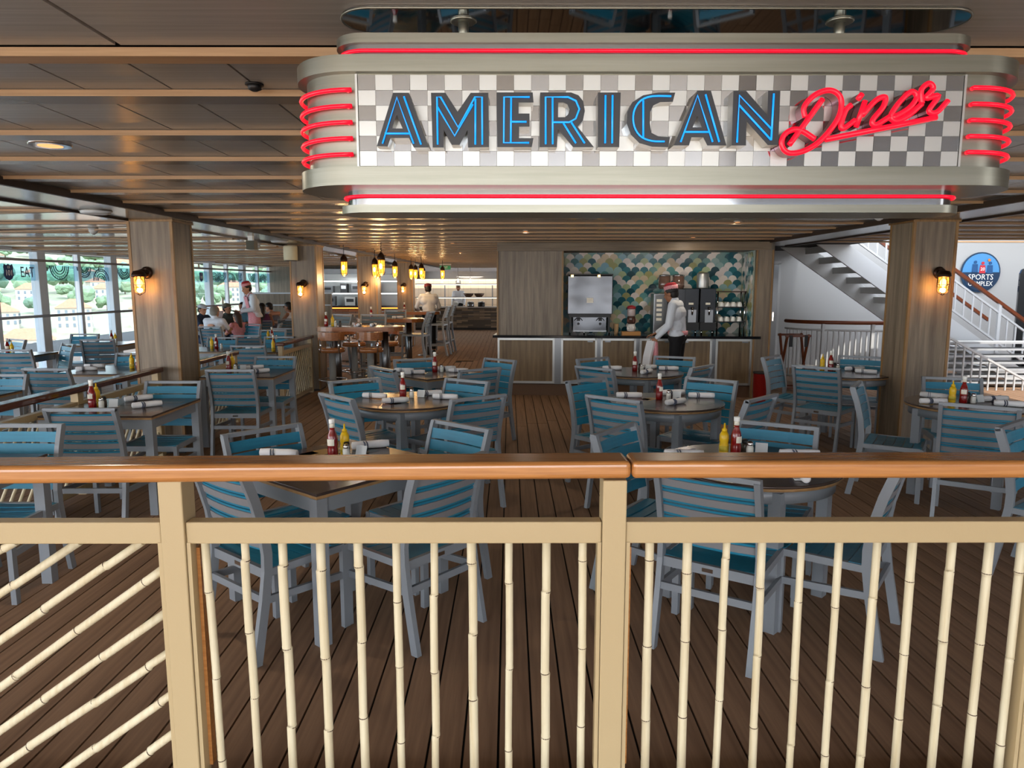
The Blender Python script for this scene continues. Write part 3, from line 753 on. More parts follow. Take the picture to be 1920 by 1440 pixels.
def setting(x,y,where,rolls,dm=(.05,.07),ds=(.075,-.01),card=True,ket=True,mus=True,pep=True,z=ZT):
    if ket: put('ketchup',x,y,z,random.uniform(-30,30),where)
    if mus: put('mustard',x+dm[0],y+dm[1],z,0,where)
    put('salt',x+ds[0],y+ds[1],z,0,where)
    if pep: put('pepper',x+ds[0]-.01,y+ds[1]+.055,z,0,where)
    if card: put('card',x+ds[0]+.075,y+ds[1]+.03,z,random.uniform(-40,20),where)
    for i,(rx,ry,ra,w) in enumerate(rolls): put('roll',rx,ry,z,ra,w)
setting(-.96,3.80,'the front square table',[(-.80,4.03,20,'behind the bottles on the front square table'),(-1.26,3.82,-8,'at the left corner of the front square table'),(-.50,3.66,-10,'at the right corner of the front square table')])
setting(1.25,3.86,'the front round table',[(.95,3.80,-5,'left side of the front round table'),(1.58,3.80,-4,'right side of the front round table'),(1.42,3.38,80,'nearest the rail on the front round table')],dm=(-.06,.02))
setting(-.89,5.90,'the second row left round table',[(-1.12,5.87,-15,'far left on the second row left round table'),(-.91,5.63,20,'nearest on the second row left round table'),(-.68,6.02,18,'behind the shakers on the second row left table'),(-.53,5.82,-12,'right side of the second row left round table')],mus=False)
setting(-.81,7.70,'the small square table before the bar',[(-1.14,7.68,-10,'left edge of the small square table'),(-1.0,7.50,10,'nearest on the small square table'),(-.70,7.86,12,'far right behind shakers on the small square table'),(-.55,7.66,-6,'right edge of the small square table')],mus=False)
setting(1.23,5.80,'the second row right round table',[(1.00,5.90,-5,'far left on the second row right round table'),(1.31,5.56,35,'nearest on the second row right round table'),(1.60,5.88,-8,'right side of the second row right round table'),(1.40,6.05,10,'behind the shakers on the second row right table')],mus=False,pep=False)
setting(1.37,7.76,'the round table before the counter',[(1.14,7.88,-4,'far left on the table before the counter'),(1.46,7.55,50,'nearest on the table before the counter'),(1.76,7.84,-6,'right side of the table before the counter'),(1.55,7.98,10,'behind the shakers on the table before the counter')],mus=False)
setting(3.55,7.84,'the round table behind the right pillar',[(3.33,7.95,-20,'far left on the table behind the right pillar'),(3.80,7.80,0,'right side of the table behind the right pillar'),(3.80,7.55,-40,'nearest on the table behind the right pillar')],dm=(-.07,.05),card=False)
setting(3.62,5.62,'the right pillar table',[(3.36,5.58,0,'left side of the right pillar table'),(3.53,5.86,-50,'far side of the right pillar table'),(3.93,5.70,3,'right side of the right pillar table'),(3.88,5.45,-30,'nearest on the right pillar table')],dm=(-.07,.03))
setting(-3.20,5.42,'the square table before the left pillar',[(-3.02,5.76,45,'far side of the table before the left pillar'),(-2.79,5.44,40,'near side of the table before the left pillar')],dm=(-.02,.10))
setting(-3.08,7.80,'the square table past the left pillar',[(-2.86,7.96,35,'far side of the table past the left pillar'),(-2.68,7.62,40,'near side of the table past the left pillar')],dm=(.0,.11))
setting(-4.20,8.05,'the sunlit table beyond the divider rail',[(-4.72,8.10,15,'far left on the sunlit table beyond the rail'),(-4.66,7.84,15,'near left on the sunlit table beyond the rail')],dm=(-.07,.0),card=False)
setting(-4.35,10.60,'the small table beyond the second divider',[],dm=(-.06,-.02),card=False,pep=False)
setting(-3.42,10.35,'the table beside the third divider rail',[(-3.75,10.45,20,'on the table beside the third divider rail')],dm=(.02,-.08),card=False,pep=False)
setting(-4.10,12.35,'the table below the pink aproned waiter',[(-4.42,12.35,0,'on the table below the pink aproned waiter')],dm=(-.05,-.05),card=False,pep=False)
setting(-6.45,11.6,'the sunlit window lounge table',[(-6.80,11.6,0,'on the sunlit window lounge table')],dm=(.06,0),card=False,pep=False)
setting(-6.85,9.75,'the lounge table at the left picture edge',[],dm=(.06,0),card=False,pep=False)
# ---------------- divider rails ----------------
cane_bm=None
def divider(x,y0,y1,label,ztop=.88):
    t=thing('divider_rail',label,'railing',(x,y0,0),0,'divider rails between dining area and lounge')
    L=y1-y0
    obj('handrail',B((0,L/2,ztop-.025),(.115,L,.05)),mat('dark_teak','#5e2f1e',.18,noise=('#3f1d12',(80,3,80),.3,.8),coat=.5),t,bevel=.012)
    obj('middle_rail',B((0,L/2,ztop-.15),(.05,L,.05)),beige,t); obj('bottom_rail',B((0,L/2,.06),(.05,L,.05)),beige,t)
    n=max(1,round(L/1.25))
    for i in range(n+1):
        y=.04+(L-.08)*i/n; obj('post',B((0,y,(ztop-.05)/2),(.06,.07,ztop-.05)),beige,t)
    for i in range(n):
        ya=.075+(L-.08)*i/n; yb=ya+(L-.08)/n-.07; h=ztop-.26; w=yb-ya
        k=-6
        while k*.11<w+h:
            a=Vector((0,ya+k*.11-h*0,.085)); 
            # diagonal canes clipped to the bay
            y_s=ya+k*.11; p0=(y_s,.085); p1=(y_s+h*.8,.085+h)
            def clip(p0,p1):
                (a0,b0),(a1,b1)=p0,p1
                if a1<=ya or a0>=yb: return None
                if a0<ya: t_=(ya-a0)/(a1-a0); a0,b0=ya,b0+(b1-b0)*t_
                if a1>yb: t_=(yb-a0)/(a1-a0); b1=b0+(b1-b0)*t_; a1=yb
                return (a0,b0),(a1,b1)
            c=clip(p0,p1)
            if c and abs(c[1][1]-c[0][1])>.05: obj('bamboo_cane',tube(new(),[(0,c[0][0],c[0][1]),(0,c[1][0],c[1][1])],.011,6),bamboo_m,t)
            k+=1
    return t
divider(-3.44,3.0,6.96,'dark teak divider rail with bamboo canes, running from lower left to the left pillar')
divider(-3.36,7.50,8.72,'short dark divider rail just past the left pillar')
divider(-3.12,9.70,11.2,'short dark divider rail before the second pillar',.90)
# ---------------- service counter with scale tiles ----------------
ct=thing('service_counter','long wood-fronted beverage counter with black top and metal framed doors','counter',(-.18,10.84,0),R(-4.6))
CL=3.98
obj('plinth',B((CL/2,.36,.09),(CL-.03,.62,.18)),mat('counter_plinth','#6a4d38',.5),ct)
obj('carcass',B((CL/2,.38,.52),(CL-.04,.66,.70)),oakdark,ct)
obj('worktop',B((CL/2-.08,.34,.905),(CL-.02,.78,.04)),blackg,ct,bevel=.004)
cw=mat('counter_oak','#8a7353',.45,noise=('#5f4c36',(26,26,1.4),.3,.75))
xs=[0,.86,.965,1.50,1.56,2.08,2.14,2.65,2.71,3.20,3.26,3.78]
for i in range(0,12,2):
    a,b=xs[i],xs[i+1]
    d=obj('door',B(((a+b)/2,.035,.53),(b-a-.03,.03,.64)),cw,ct)
    fr=new()
    for z in (.205,.865): box(fr,((a+b)/2,.03,z),(b-a,.035,.035))
    for x in (a+.012,b-.012): box(fr,(x,.03,.535),(.03,.035,.69))
    obj('frame',fr,brushed,d)
    if i<10: obj('stile',B(((b+xs[i+2])/2,.04,.53),(xs[i+2]-b,.03,.70)),steel,ct)
    if i>1: obj('handle',B((b-.10 if i in(2,6,10) else a+.1,.0,.835),(.085,.02,.02)),steel,d)
# wall around the alcove
al=sgroup('wall_counter',(-.18,10.84,0),R(-4.6))
obj('left_panel',B((.485,.36,1.55),(.96,.66,1.25)),colwood,al)
for x in (.0,.975): obj('panel_edge',B((x,.02,1.55),(.025,.04,1.26)),coltrim,al)
obj('header',B((CL/2,.30,2.235),(CL,.70,.12)),mat('header_oak','#7d6a52',.45,noise=('#594936',(1.4,26,26),.3,.75)),al)
obj('header_edge',B((CL/2+.5,-.035,2.185),(CL-.98,.02,.02)),steel,al)
obj('right_post',B((3.9,.34,1.09),(.24,.72,2.18)),colwood,al)
for x in (3.79,4.015): obj('panel_edge',B((x,-.02,1.09),(.022,.022,2.18)),coltrim,al)
obj('back_panel',B((CL/2,.70,1.55),(CL-.1,.03,1.3)),mat('grout','#9aa59a',.7),al)
obj('return_panel',B((3.765,.36,1.55),(.02,.66,1.26)),MATS['grout'],al)
# fish scale tiles
tcol=['#e6dcd2','#8fb0ac','#1d5a66','#9a9a68','#5c8f8c','#0f4450','#c9b79a','#7fa7b5','#a6b48c','#d9cfc9','#2b6f78']
tms=[]
def scale_mesh(r,t=.008):
    bm=new(); pts=[(-r*.98,-r*.05)]+[(-r*.97*math.cos(PI*k/8),r*.97*math.sin(PI*k/8)) for k in range(1,8)]+[(r*.98,-r*.05)]+[(r*.5,-r*.30),(0,-r*.98),(-r*.5,-r*.30)]
    prism(bm,pts,0,t); return bm
r=.068
base=obj('scale_tile',scale_mesh(r),mat('tile_'+tcol[0][1:],tcol[0],.12),al); 
for c in tcol:
    m2=base.data.copy(); m2.materials.clear(); m2.materials.append(mat('tile_'+c[1:],c,.12,coat=.5)); tms.append(m2)
bpy.data.objects.remove(base)
cnt=0; extra=[]
rowi=0; z=.96
while z<2.16:
    x=1.02+(r if rowi%2 else 0)
    while x<3.74:
        hidden=(1.10<x<1.75 and 1.05<z<1.80)
        if not hidden:
            if cnt<300 : inst('scale_tile',random.choice(tms),al,(x,.674,z),(PI/2+.10,0,0)); cnt+=1
            else: extra.append((x,.674,z))
        x+=2*r
    z+=r*.98; rowi+=1
g=[new() for _ in range(3)]
for i,(x,y,z) in enumerate(extra):
    M=Matrix.Translation((x,y,z))@Euler((PI/2+.10,0,0)).to_matrix().to_4x4()
    pts=[(-r*.97*math.cos(PI*k/8),r*.97*math.sin(PI*k/8)) for k in range(9)]+[(0,-r*.98)]
    prism(g[i%3],pts,0,.008,M)
for i in range(3):
    if g[i].verts: o=obj('scale_tiles_rest',g[i],tms[(0,4,2)[i]].materials[0],al); o['kind']='stuff'
# return wall tiles
g=new(); zz=.96; k=0
while zz<2.15:
    yy=.08+(r if k%2 else 0)
    while yy<.66:
        M=Matrix.Translation((3.753,yy,zz))@Euler((PI/2,0,-PI/2)).to_matrix().to_4x4()
        inst('scale_tile_side',random.choice(tms),al,(3.753,yy,zz),(PI/2,0,-PI/2)) if cnt<420 else None; yy+=2*r
    zz+=r*.98; k+=1
cme=Matrix.Translation((-.18,10.84,0))@Matrix.Rotation(R(-4.6),4,'Z')
def cp(x,y,z): return tuple(cme@Vector((x,y,z)))
def cthing(name,label,cat,x,y,z=.925,group=None): return thing(name,label,cat,cp(x,y,z),R(-4.6),group)
# juice dispenser
dsteel=mat('reflection_mottled_steel','#56575a',.22,metal=1.0,noise=('#48494c',(3.5,3.5,3),.3,.7),bump=.5); dsteel.node_tree.nodes['Bump'].inputs['Distance'].default_value=.03; dsteel.node_tree.nodes['Noise Texture'].inputs['Detail'].default_value=0.5  # mottled colour and waviness stand in for uneven reflections in the steel
t=cthing('drink_dispenser','tall stainless drink dispenser with black stand on the counter','dispenser',1.39,.36)
obj('cabinet',B((0,0,.60),(.68,.42,.58)),dsteel,t,bevel=.01); obj('top_shelf',B((0,-.03,.905),(.68,.42,.02)),black,t)
for x in (-.27,.13): obj('lamp',lathe(new(),[(.018,-.03),(.018,0)],10,(x,-.24,.90)),bulb,t)
obj('label_plate',B((-.0,-.214,.52),(.10,.004,.075)),labelm,t)
obj('stand',B((0,-.03,.29),(.64,.4,.05)),black,t); obj('lower_cabinet',B((0,0,.17),(.52,.34,.22)),dsteel,t,bevel=.01)
for x in (-.29,.29): obj('side_frame',B((x,-.06,.16),(.03,.3,.26)),black,t)
for x in (-.30,.30,-.08): obj('foot',lathe(new(),[(.012,0),(.012,.06)],8,(x,-.15,0)),chrome,t)
for x in (-.17,.16):
    tp=obj('tap',B((x,-.19,.235),(.05,.05,.05)),black,t); g=new(); tube(g,[(x-.06,-.2,.215),(x-.03,-.22,.25),(x+.03,-.22,.25),(x+.06,-.2,.215)],.006,6); obj('lever',g,black,tp)
    obj('drain_cap',lathe(new(),[(.02,0),(.02,.01)],10,(0,0,0),Matrix.Translation((x,-.175,.165))@Matrix.Rotation(PI/2,4,'X')),black,t)
obj('drip_tray',B((0,-.2,.06),(.5,.12,.02)),steel,t)
# jars and tray
t=cthing('wooden_tray','light wooden tray on the counter carrying stacked jars','tray',2.02,.22); obj('tray',B((0,0,.025),(.28,.18,.05)),mat('tray_wood','#b07a3a',.5),t)
for i,(z,c,lb) in enumerate(((.0,'#cfcac4','lowest jar, filled with white sachets'),(.115,'#4a332c','middle jar, filled with dark sachets'),(.23,'#b9a9a6','top jar with a red lid'))):
    t=cthing('jar','small round glass '+lb+', on the wooden tray','jar',2.02,.22,.976+z)
    obj('glass_body',lathe(new(),[(.05,0),(.062,.012),(.062,.095),(.055,.113)],16),mat('jar_'+c[1:],c,.15),t)
    if i==2: obj('lid',lathe(new(),[(.064,.112),(.066,.12),(.066,.145),(.02,.165)],16),mat('red_lid','#a02a2e',.3),t)
    else: 
        g=new()
        for k in range(6): ball(g,(.058*math.cos(k),-.05*abs(math.sin(k*1.3))-.01,.05),(.012,.01,.03),6)
        obj('sachets',g,mat('sachet_'+c[1:],'#e8e4de' if i==0 else '#6b4436',.6),t)
t=cthing('cup_stack','small stack of paper cups beside the drink dispenser','cup',1.80,.30); obj('cups',lathe(new(),[(.028,0),(.036,.05),(.033,.055),(.04,.10),(.037,.105),(.043,.16)],14),mat('kraft_cup','#a98a63',.6),t)
# coffee machines
t=cthing('bean_machine','grey fronted coffee machine partly behind the waiter','coffee machine',2.44,.32)
obj('body',B((0,0,.32),(.20,.42,.60)),steel,t,bevel=.006); obj('front_panel',B((-.02,-.215,.38),(.12,.006,.42)),mat('panel_buttons','#6f7376',.3),t)
for k in range(5): obj('button_label',B((-.02,-.221,.24+k*.07),(.08,.004,.04)),labelm,t)
t=cthing('coffee_grinder','pair of coffee machines with clear bean hoppers on top','coffee machine',2.68,.36)
obj('body',B((0,0,.36),(.26,.42,.66)),blackg,t,bevel=.006)
for x in (-.16,.05): 
    h=obj('bean_hopper',lathe(new(),[(.075,.69),(.09,.72),(.09,.88),(.06,.885)],18,(x,0,0)),mat('hopper_glass','#6a5248',.08,coat=.5),t); obj('hopper_lid',lathe(new(),[(.092,.88),(.092,.90),(.03,.91)],18,(x,0,0)),chrome,h)
for k,x in enumerate((2.93,3.18)):
    t=cthing('coffee_machine',('left' if k==0 else 'right')+' tall black coffee machine beside the cup rack','coffee machine',x-.02,.36)
    obj('body',B((0,.05,.40),(.235,.36,.60)),blackg,t,bevel=.008); obj('lower_body',B((0,.0,.13),(.235,.40,.12)),black,t)
    for s in (-1,1): obj('foot',lathe(new(),[(.014,0),(.014,.08)],10,(s*.08,-.12,0)),chrome,t)
    obj('cup_bay',B((.02,-.13,.28),(.12,.02,.2)),steel,t); obj('spout',lathe(new(),[(.012,.30),(.02,.42)],10,(.02,-.15,0)),chrome,t); obj('display',B((.0,-.133,.47),(.07,.006,.03)),labelm,t)
t=cthing('metal_canister','shiny metal cylinder standing on the black coffee machine','canister',3.10,.38,1.627); obj('canister',lathe(new(),[(.088,0),(.09,.01),(.09,.21),(.08,.235)],20),brushed,t)
# cup rack
t=cthing('cup_rack','three-tier chrome rack of white cups at the counter end','rack',3.50,.34)
for x in (-.20,.20):
    for y in (-.13,.13): obj('upright',lathe(new(),[(.012,0),(.012,.66)],10,(x,y,0)),chrome,t)
for z in (.20,.42,.65): obj('shelf',B((0,0,z),(.44,.30,.014)),black if z<.6 else bronze,t)
n=0
for z,row in ((.207,'lower'),(.427,'middle')):
    for i in range(4):
        for y,dp in ((-.09,'front'),(.03,'back')):
            c=cthing('cup','upturned white cup, %s in the %s shelf %s row of the rack'%(('leftmost','second from left','third from left','rightmost')[i],row,dp),'cup',3.50-.135+.09*i,.34+y,.925+z,'cups on the rack')
            obj('cup_body',lathe(new(),[(.038,0),(.037,.01),(.03,.05),(.018,.07)],12),capw,c)
# ---------------- red bin, folding tray stand ----------------
t=thing('waste_bin','red cylindrical bin at the right end of the counter','bin',(3.62,10.15,0)); obj('bin_body',lathe(new(),[(.10,0),(.115,.02),(.12,.42),(.125,.43)],20),mat('bin_red','#8f1512',.35),t); obj('rim',lathe(new(),[(.127,.42),(.127,.44)],20),black,t)
t=thing('folding_tray_stand','brown wooden folding tray stand with black straps near the steel door','tray stand',(4.55,11.4,0))
for y in (-.16,.16):
    for x in (-.17,.17):
        g=new(); bar(g,(x,y,0),(x,-y,.90),.032,.032); obj('leg',g,mat('mahogany','#6d3418',.35),t)
for y in (-.16,.16): obj('cross_bar',B((0,y,.88),(.40,.03,.035)),MATS['mahogany'],t); obj('cross_bar',B((0,y*.9,.05),(.36,.03,.035)),MATS['mahogany'],t)
for x in (-.12,.12): obj('strap',B((x,-.18,.80),(.05,.008,.18)),black,t)
# ---------------- bar tables, stools and tall chairs ----------------
orw=mat('bar_oak','#a5683a',.25,noise=('#7d4722',(3,60,60),.3,.8),coat=.5)
def bar_table(x,y,L,Wd,label):
    t=thing('bar_table',label,'table',(x,y,0),0,'high bar tables')
    n=10; r=Wd/2; pts=[]
    for k in range(n+1): a=PI/2+PI*k/n; pts.append((-L/2+r+r*math.cos(a),r*math.sin(a)))
    for k in range(n+1): a=-PI/2+PI*k/n; pts.append((L/2-r+r*math.cos(a),r*math.sin(a)))
    obj('table_top',prism(new(),pts,.985,1.05),orw,t); obj('inlay',prism(new(),[(p[0]*.93,p[1]*.86) for p in pts],1.045,1.053),tabletop,t)
    for s in (-1,1):
        p=obj('pedestal',lathe(new(),[(.055,.03),(.055,.985)],16,(s*(L/2-r),0,0)),steel,t); obj('base_plate',lathe(new(),[(.24,0),(.24,.012),(.08,.03)],20,(s*(L/2-r),0,0)),steel,p)
    return t
bar_table(-2.28,10.98,1.35,.62,'racetrack-shaped high wooden bar table beyond the second pillar')
bar_table(-2.25,13.6,1.3,.62,'second high wooden bar table along the aisle')
bar_table(-2.4,17.2,1.5,.65,'third high bar table where the far waiter leans')
def mk_stool():
    t=thing('bar_stool','p','stool',group='round bar stools')
    obj('seat',lathe(new(),[(.17,.70),(.19,.705),(.19,.755),(.17,.77)],24),orw,t)
    obj('column',lathe(new(),[(.05,.02),(.05,.70)],16),mat('stool_column_grey','#8f908e',.5),t); obj('base_plate',lathe(new(),[(.20,0),(.20,.012),(.06,.03)],20),steel,t)
    obj('foot_ring',tube(new(),[(.2*math.cos(2*PI*k/20),.2*math.sin(2*PI*k/20),.30) for k in range(20)],.011,6,closed=True),chrome,t)
    g=new()
    for k in range(3): a=k*2*PI/3; tube(g,[(.05*math.cos(a),.05*math.sin(a),.22),(.2*math.cos(a),.2*math.sin(a),.30)],.008,6)
    obj('ring_spokes',g,chrome,t)
    g=new(); 
    a0=-PI*.94; a1=-PI*.06; R0=.20
    vo=[(R0*math.cos(a0+(a1-a0)*k/12),R0*math.sin(a0+(a1-a0)*k/12)) for k in range(13)]; vi=[(p[0]*.84,p[1]*.84) for p in vo][::-1]
    prism(g,vo+vi,.88,1.0); obj('backrest',g,orw,t)
    for a in (-PI*.75,-PI*.25): g=new(); tube(g,[(.18*math.cos(a),.18*math.sin(a),.70),(.19*math.cos(a),.19*math.sin(a),.90)],.013,8); obj('back_post',g,chrome,t)
    return t
stool0=mk_stool(); snapshot()
for i,(x,y,rz,l) in enumerate(((-2.60,10.45,0,'left of the two nearest, in front of the bar table'),(-2.04,10.45,0,'right of the two nearest, in front of the bar table'),(-2.50,11.50,180,'behind the bar table on the left'),(-1.98,11.55,180,'behind the bar table on the right'),(-2.7,13.1,0,'before the second bar table'))):
    lab='round wooden bar stool, '+l
    if i==0: stool0.location=(x,y,0); stool0['label']=lab
    else: dup(stool0,(x,y,0),R(rz),lab)
def mk_barchair():
    t=thing('bar_chair','p','chair',group='tall grey aluminium bar chairs')
    for s in (-1,1):
        obj('rear_leg',ribbon(new(),[(s*.21,y,z) for y,z in ((-.30,0),(-.24,.3),(-.205,.6),(-.20,.8),(-.22,.92),(-.27,1.06),(-.31,1.17))],.026,.045),frame_m,t)
        g=new(); bar(g,(s*.21,.21,.0),(s*.21,.19,.74),.028,.034); obj('front_leg',g,frame_m,t)
        g=new(); bar(g,(s*.21,-.25,.26),(s*.21,.2,.24),.02,.034); bar(g,(s*.21,-.21,.74),(s*.21,.19,.745),.02,.034); obj('side_rail',g,frame_m,t)
    g=new(); 
    for y,z in ((-.25,.30),(.2,.30),(-.21,.735),(.19,.735)): box(g,(0,y,z),(.42,.02,.034))
    obj('cross_rail',g,frame_m,t)
    for i in range(4): obj('back_slat',B((0,-.225-.02*i,.93+i*.062),(.40,.012,.054)),mat('dark_grey_slat','#4d5a60',.45),t)
    for i in range(6): obj('seat_slat',B((0,-.16+i*.065,.757),(.43,.058,.01)),mat('dark_grey_slat','#4d5a60',.45),t)
    obj('top_rail',B((0,-.31,1.17),(.446,.03,.024)),frame_m,t)
    return t
bc=mk_barchair(); snapshot()
for i,(x,y,rz,l) in enumerate(((-1.78,13.55,80,'nearest by the aisle, side-on to the viewer'),(-1.75,17.2,82,'further along the aisle, side-on'),(-1.70,18.2,84,'furthest by the aisle, behind the other tall chairs'),(-2.33,11.95,178,'behind the first bar table'),(-2.32,14.3,180,'behind the second bar table'),(-3.0,12.0,150,'close to the third pillar'))):
    lab='tall grey aluminium bar chair, '+l
    if i==0: bc.location=(x,y,0); bc.rotation_euler=(0,0,R(rz)); bc['label']=lab
    else: dup(bc,(x,y,0),R(rz),lab)
snapshot()
put('ketchup',-2.80,10.95,1.053,0,'the first bar table'); put('mustard',-2.72,11.02,1.053,0,'the first bar table'); put('salt',-2.66,10.95,1.053,0,'the first bar table'); put('pepper',-2.60,11.0,1.053,0,'the first bar table')
put('roll',-2.30,10.95,1.053,90,'on end left of centre on the first bar table'); put('roll',-2.08,10.95,1.053,80,'right of centre on the first bar table')
put('ketchup',-2.62,13.6,1.053,0,'the second bar table'); put('roll',-2.1,13.5,1.053,10,'on the second bar table'); put('ketchup',-2.5,17.1,1.053,0,'the third bar table')
# ---------------- lanterns ----------------
def cage(g,r,z0,z1,n=8,br=.0035):
    for k in range(n):
        a=2*PI*k/n; tube(g,[(r*.9*math.cos(a),r*.9*math.sin(a),z1),(r*math.cos(a),r*math.sin(a),(z0+z1)/2),(r*.85*math.cos(a),r*.85*math.sin(a),z0+.03),(0,0,z0)],br,4)
    for z in (z1-.01,(z0+z1)/2+.01,z0+.05): tube(g,[(r*math.cos(2*PI*k/14),r*math.sin(2*PI*k/14),z) for k in range(14)],br,4,closed=True)
    return g
def mk_pendant():
    t=thing('pendant_lamp','p','lamp',group='caged pendant lamps over the bar tables')
    obj('cord',lathe(new(),[(.006,.20),(.006,.60)],6),black,t)
    obj('cap',lathe(new(),[(.012,.25),(.05,.20),(.062,.155),(.062,.13)],16),bronze,t)
    obj('glass',lathe(new(),[(.015,-.10),(.042,-.07),(.052,0),(.052,.13)],14),amber,t)
    obj('bulb',ball(new(),(0,-.054,.03),(.024,.02,.045),10),bulb,t)
    obj('cage',cage(new(),.06,-.115,.135),bronze,t); return t
pl=mk_pendant(); snapshot()
PL=[((649,506),12.0,'first from the left, over the nearest bar table'),((706,509),13.5,'smaller one left of the close pair'),((718,507),11.2,'largest of the close pair, over the bar table end'),((711,518),15.2,'lowest of the small group before the third pillar'),((743,512),15.0,'single one right of the third pillar'),((773,514),17.5,'left one of the far trio'),((781,515),18.2,'middle one of the far trio'),((792,515),16.6,'right one of the far trio'),((795,519),19.5,'tiny one tucked behind the far trio'),((831,518),19.0,'furthest right, before the far buffet')]
for i,((px_,py_),y,l) in enumerate(PL):
    x=(px_-955)/1340*y*1.0; z=1.93
    lab='caged amber pendant lamp, '+l; loc=(x,y,z-.0)
    if i==0: pl.location=loc; pl['label']=lab
    else: dup(pl,loc,0,lab)
    point('pendant_light',(x,y,z-.16),7,(1,.62,.28),.05)
def mk_sconce():
    t=thing('wall_lantern','p','lamp',group='caged wall lanterns on the pillars')
    obj('wall_plate',lathe(new(),[(.055,0),(.06,.012),(.04,.03)],16,(0,0,0),Matrix.Rotation(PI/2,4,'X')),bronze,t)
    obj('arm',tube(new(),[(0,-.02,0),(0,-.07,.01),(-.02,-.11,.0)],.028,10),bronze,t)
    obj('hood',lathe(new(),[(.058,-.04),(.068,-.035),(.066,-.02),(.05,.012),(.02,.02)],16,(-.02,-.12,0)),bronze,t)
    obj('glass',lathe(new(),[(.02,-.19),(.040,-.17),(.046,-.12),(.046,-.04)],14,(-.02,-.12,0)),mat('lantern_glass','#ffd9a0',.05,trans=.9),t)
    obj('bulb',ball(new(),(-.02,-.12,-.10),(.02,.02,.035),10),bulb,t)
    g=new(); cage(g,.054,-.215,-.035,8,.0026); bmesh.ops.translate(g,verts=g.verts[:],vec=(-.02,-.12,0)); obj('cage',g,bronze,t); return t
w0=mk_sconce(); snapshot()
for i,(x,y,z,l) in enumerate(((-3.50,6.995,1.79,'on the left front pillar'),(4.16,6.995,1.79,'on the right pillar'),(-3.22,11.295,1.70,'on the second pillar'),(-3.04,15.295,1.69,'on the third pillar'),(-2.86,19.595,1.68,'on the furthest pillar'))):
    lab='bronze caged wall lantern glowing '+l
    if i==0: w0.location=(x,y,z); w0['label']=lab
    else: dup(w0,(x,y,z),0,lab)
    point('lantern_light',(x-.02,y-.12,z-.16),2.2,(1,.55,.2),.02)
# ---------------- ceiling fittings ----------------
def downlight(x,y,z,label,power=10,r=.07):
    t=thing('downlight',label,'ceiling light',(x,y,z),0,'round recessed downlights')
    obj('bezel',lathe(new(),[(r,-.006),(r+.004,0),(r+.004,.004)],24),chrome,t); obj('lamp_face',lathe(new(),[(r*.6,-.007),(r*.6,-.004)],20),mat('lamp_face','#d9a070',.5,emit=.9,emitc='#ffb070'),t)
    l=area('downlight_glow',(x,y,z-.02),r*1.4,power,(1,.86,.68)); return t
downlight(-2.19,3.54,ZP-.001,'recessed downlight with warm bulb at the upper left',6,.09)
k=0
for x,y in ((-1.3,4.8),(1.3,5.45),(-1.8,8.0),(.2,8.7),(2.4,7.4),(-.9,11.2),(-1.0,14.5),(-1.2,18.5),(-.4,22.5)):
    downlight(x,y+.28,ZP-.001,'small recessed downlight in the slatted ceiling, '+('left near','right near','left middle','centre before the counter','right middle','above the aisle start','above the aisle','far along the aisle','before the far buffet')[k],3.5,.045); k+=1
downlight(.55,10.35,ZP-.001,'oval-looking downlight above the wood wall panel',5,.05); downlight(2.55,10.1,ZP-.001,'downlight above the waiter at the counter',5,.05)
for i,(x,y) in enumerate(((6.0,12.0),(8.5,12.4),(10.5,10.5))):  # added lamps, out of view, to brighten the roofed stair hall
    t=thing('added_hall_lamp','added out-of-view fill lamp on the high stair hall ceiling, %s one'%('left','middle','right')[i],'ceiling light',(x,y,5.29)); obj('diffuser',lathe(new(),[(.16,-.05),(.2,-.03),(.2,0)],20),mat('added_hall_diffuser','#f4f4f0',.5,emit=2),t); area('added_hall_fill',(x,y,5.2),.4,26,(.95,.98,1))
for i,(x,y,l) in enumerate(((-3.50,6.2,'large white disc light on the left beam'),(-3.25,10.3,'white disc light on the left beam past the pillar'))):
    t=thing('disc_light',l,'ceiling light',(x,y,2.296)); obj('diffuser',lathe(new(),[(.09,-.03),(.115,-.022),(.12,0)],28),mat('disc_diffuser','#c9cdd0',.4),t); obj('rim',lathe(new(),[(.125,-.008),(.125,0)],28),brushed,t)
for x,y,l in ((3.42,6.75,'white smoke detector on the ceiling below the sign, right'),(-4.9,8.6,'small white sprinkler head over the lounge'),(-.85,2.50,'tiny black ceiling sensor left of the sign')):
    t=thing('smoke_detector' if 'smoke' in l else 'ceiling_sensor',l,'detector',(x,y,2.312)); obj('housing',lathe(new(),[(.012,-.05),(.035,-.035),(.05,-.01),(.05,.023)] if 'black' not in l else [(.01,.0),(.022,.006),(.022,.023)],16),black if 'black' in l else white,t)
    obj('base',lathe(new(),[(.055,.012),(.055,.023)] if 'black' not in l else [(.03,.018),(.03,.023)],16),white if 'black' not in l else black,t)
t=thing('security_camera','black and cream boxy camera under the left beam','camera',(-3.3,9.3,2.296)); obj('bracket',B((0,0,-.04),(.06,.06,.08)),capw,t); obj('camera_body',B((.02,-.03,-.12),(.10,.14,.11)),mat('olive_plastic','#474636',.5),t)
t=thing('dome_camera','small white dome camera beside the second pillar','camera',(-3.75,10.8,2.30)); obj('base',lathe(new(),[(.05,-.04),(.06,-.03),(.06,0)],16),white,t); obj('dome',ball(new(),(0,0,-.05),(.05,.05,.06),12),mat('smoke_dome','#bfc6ca',.1),t)
t=thing('wall_speaker','cream cylindrical speaker at the top of the second pillar','speaker',(-3.36,11.15,2.05)); obj('housing',lathe(new(),[(.10,0),(.105,.01),(.105,.20),(.10,.22)],20),mat('cream_plastic','#d9cfae',.5),t); obj('grille',lathe(new(),[(.09,-.006),(.09,0)],20),black,t)
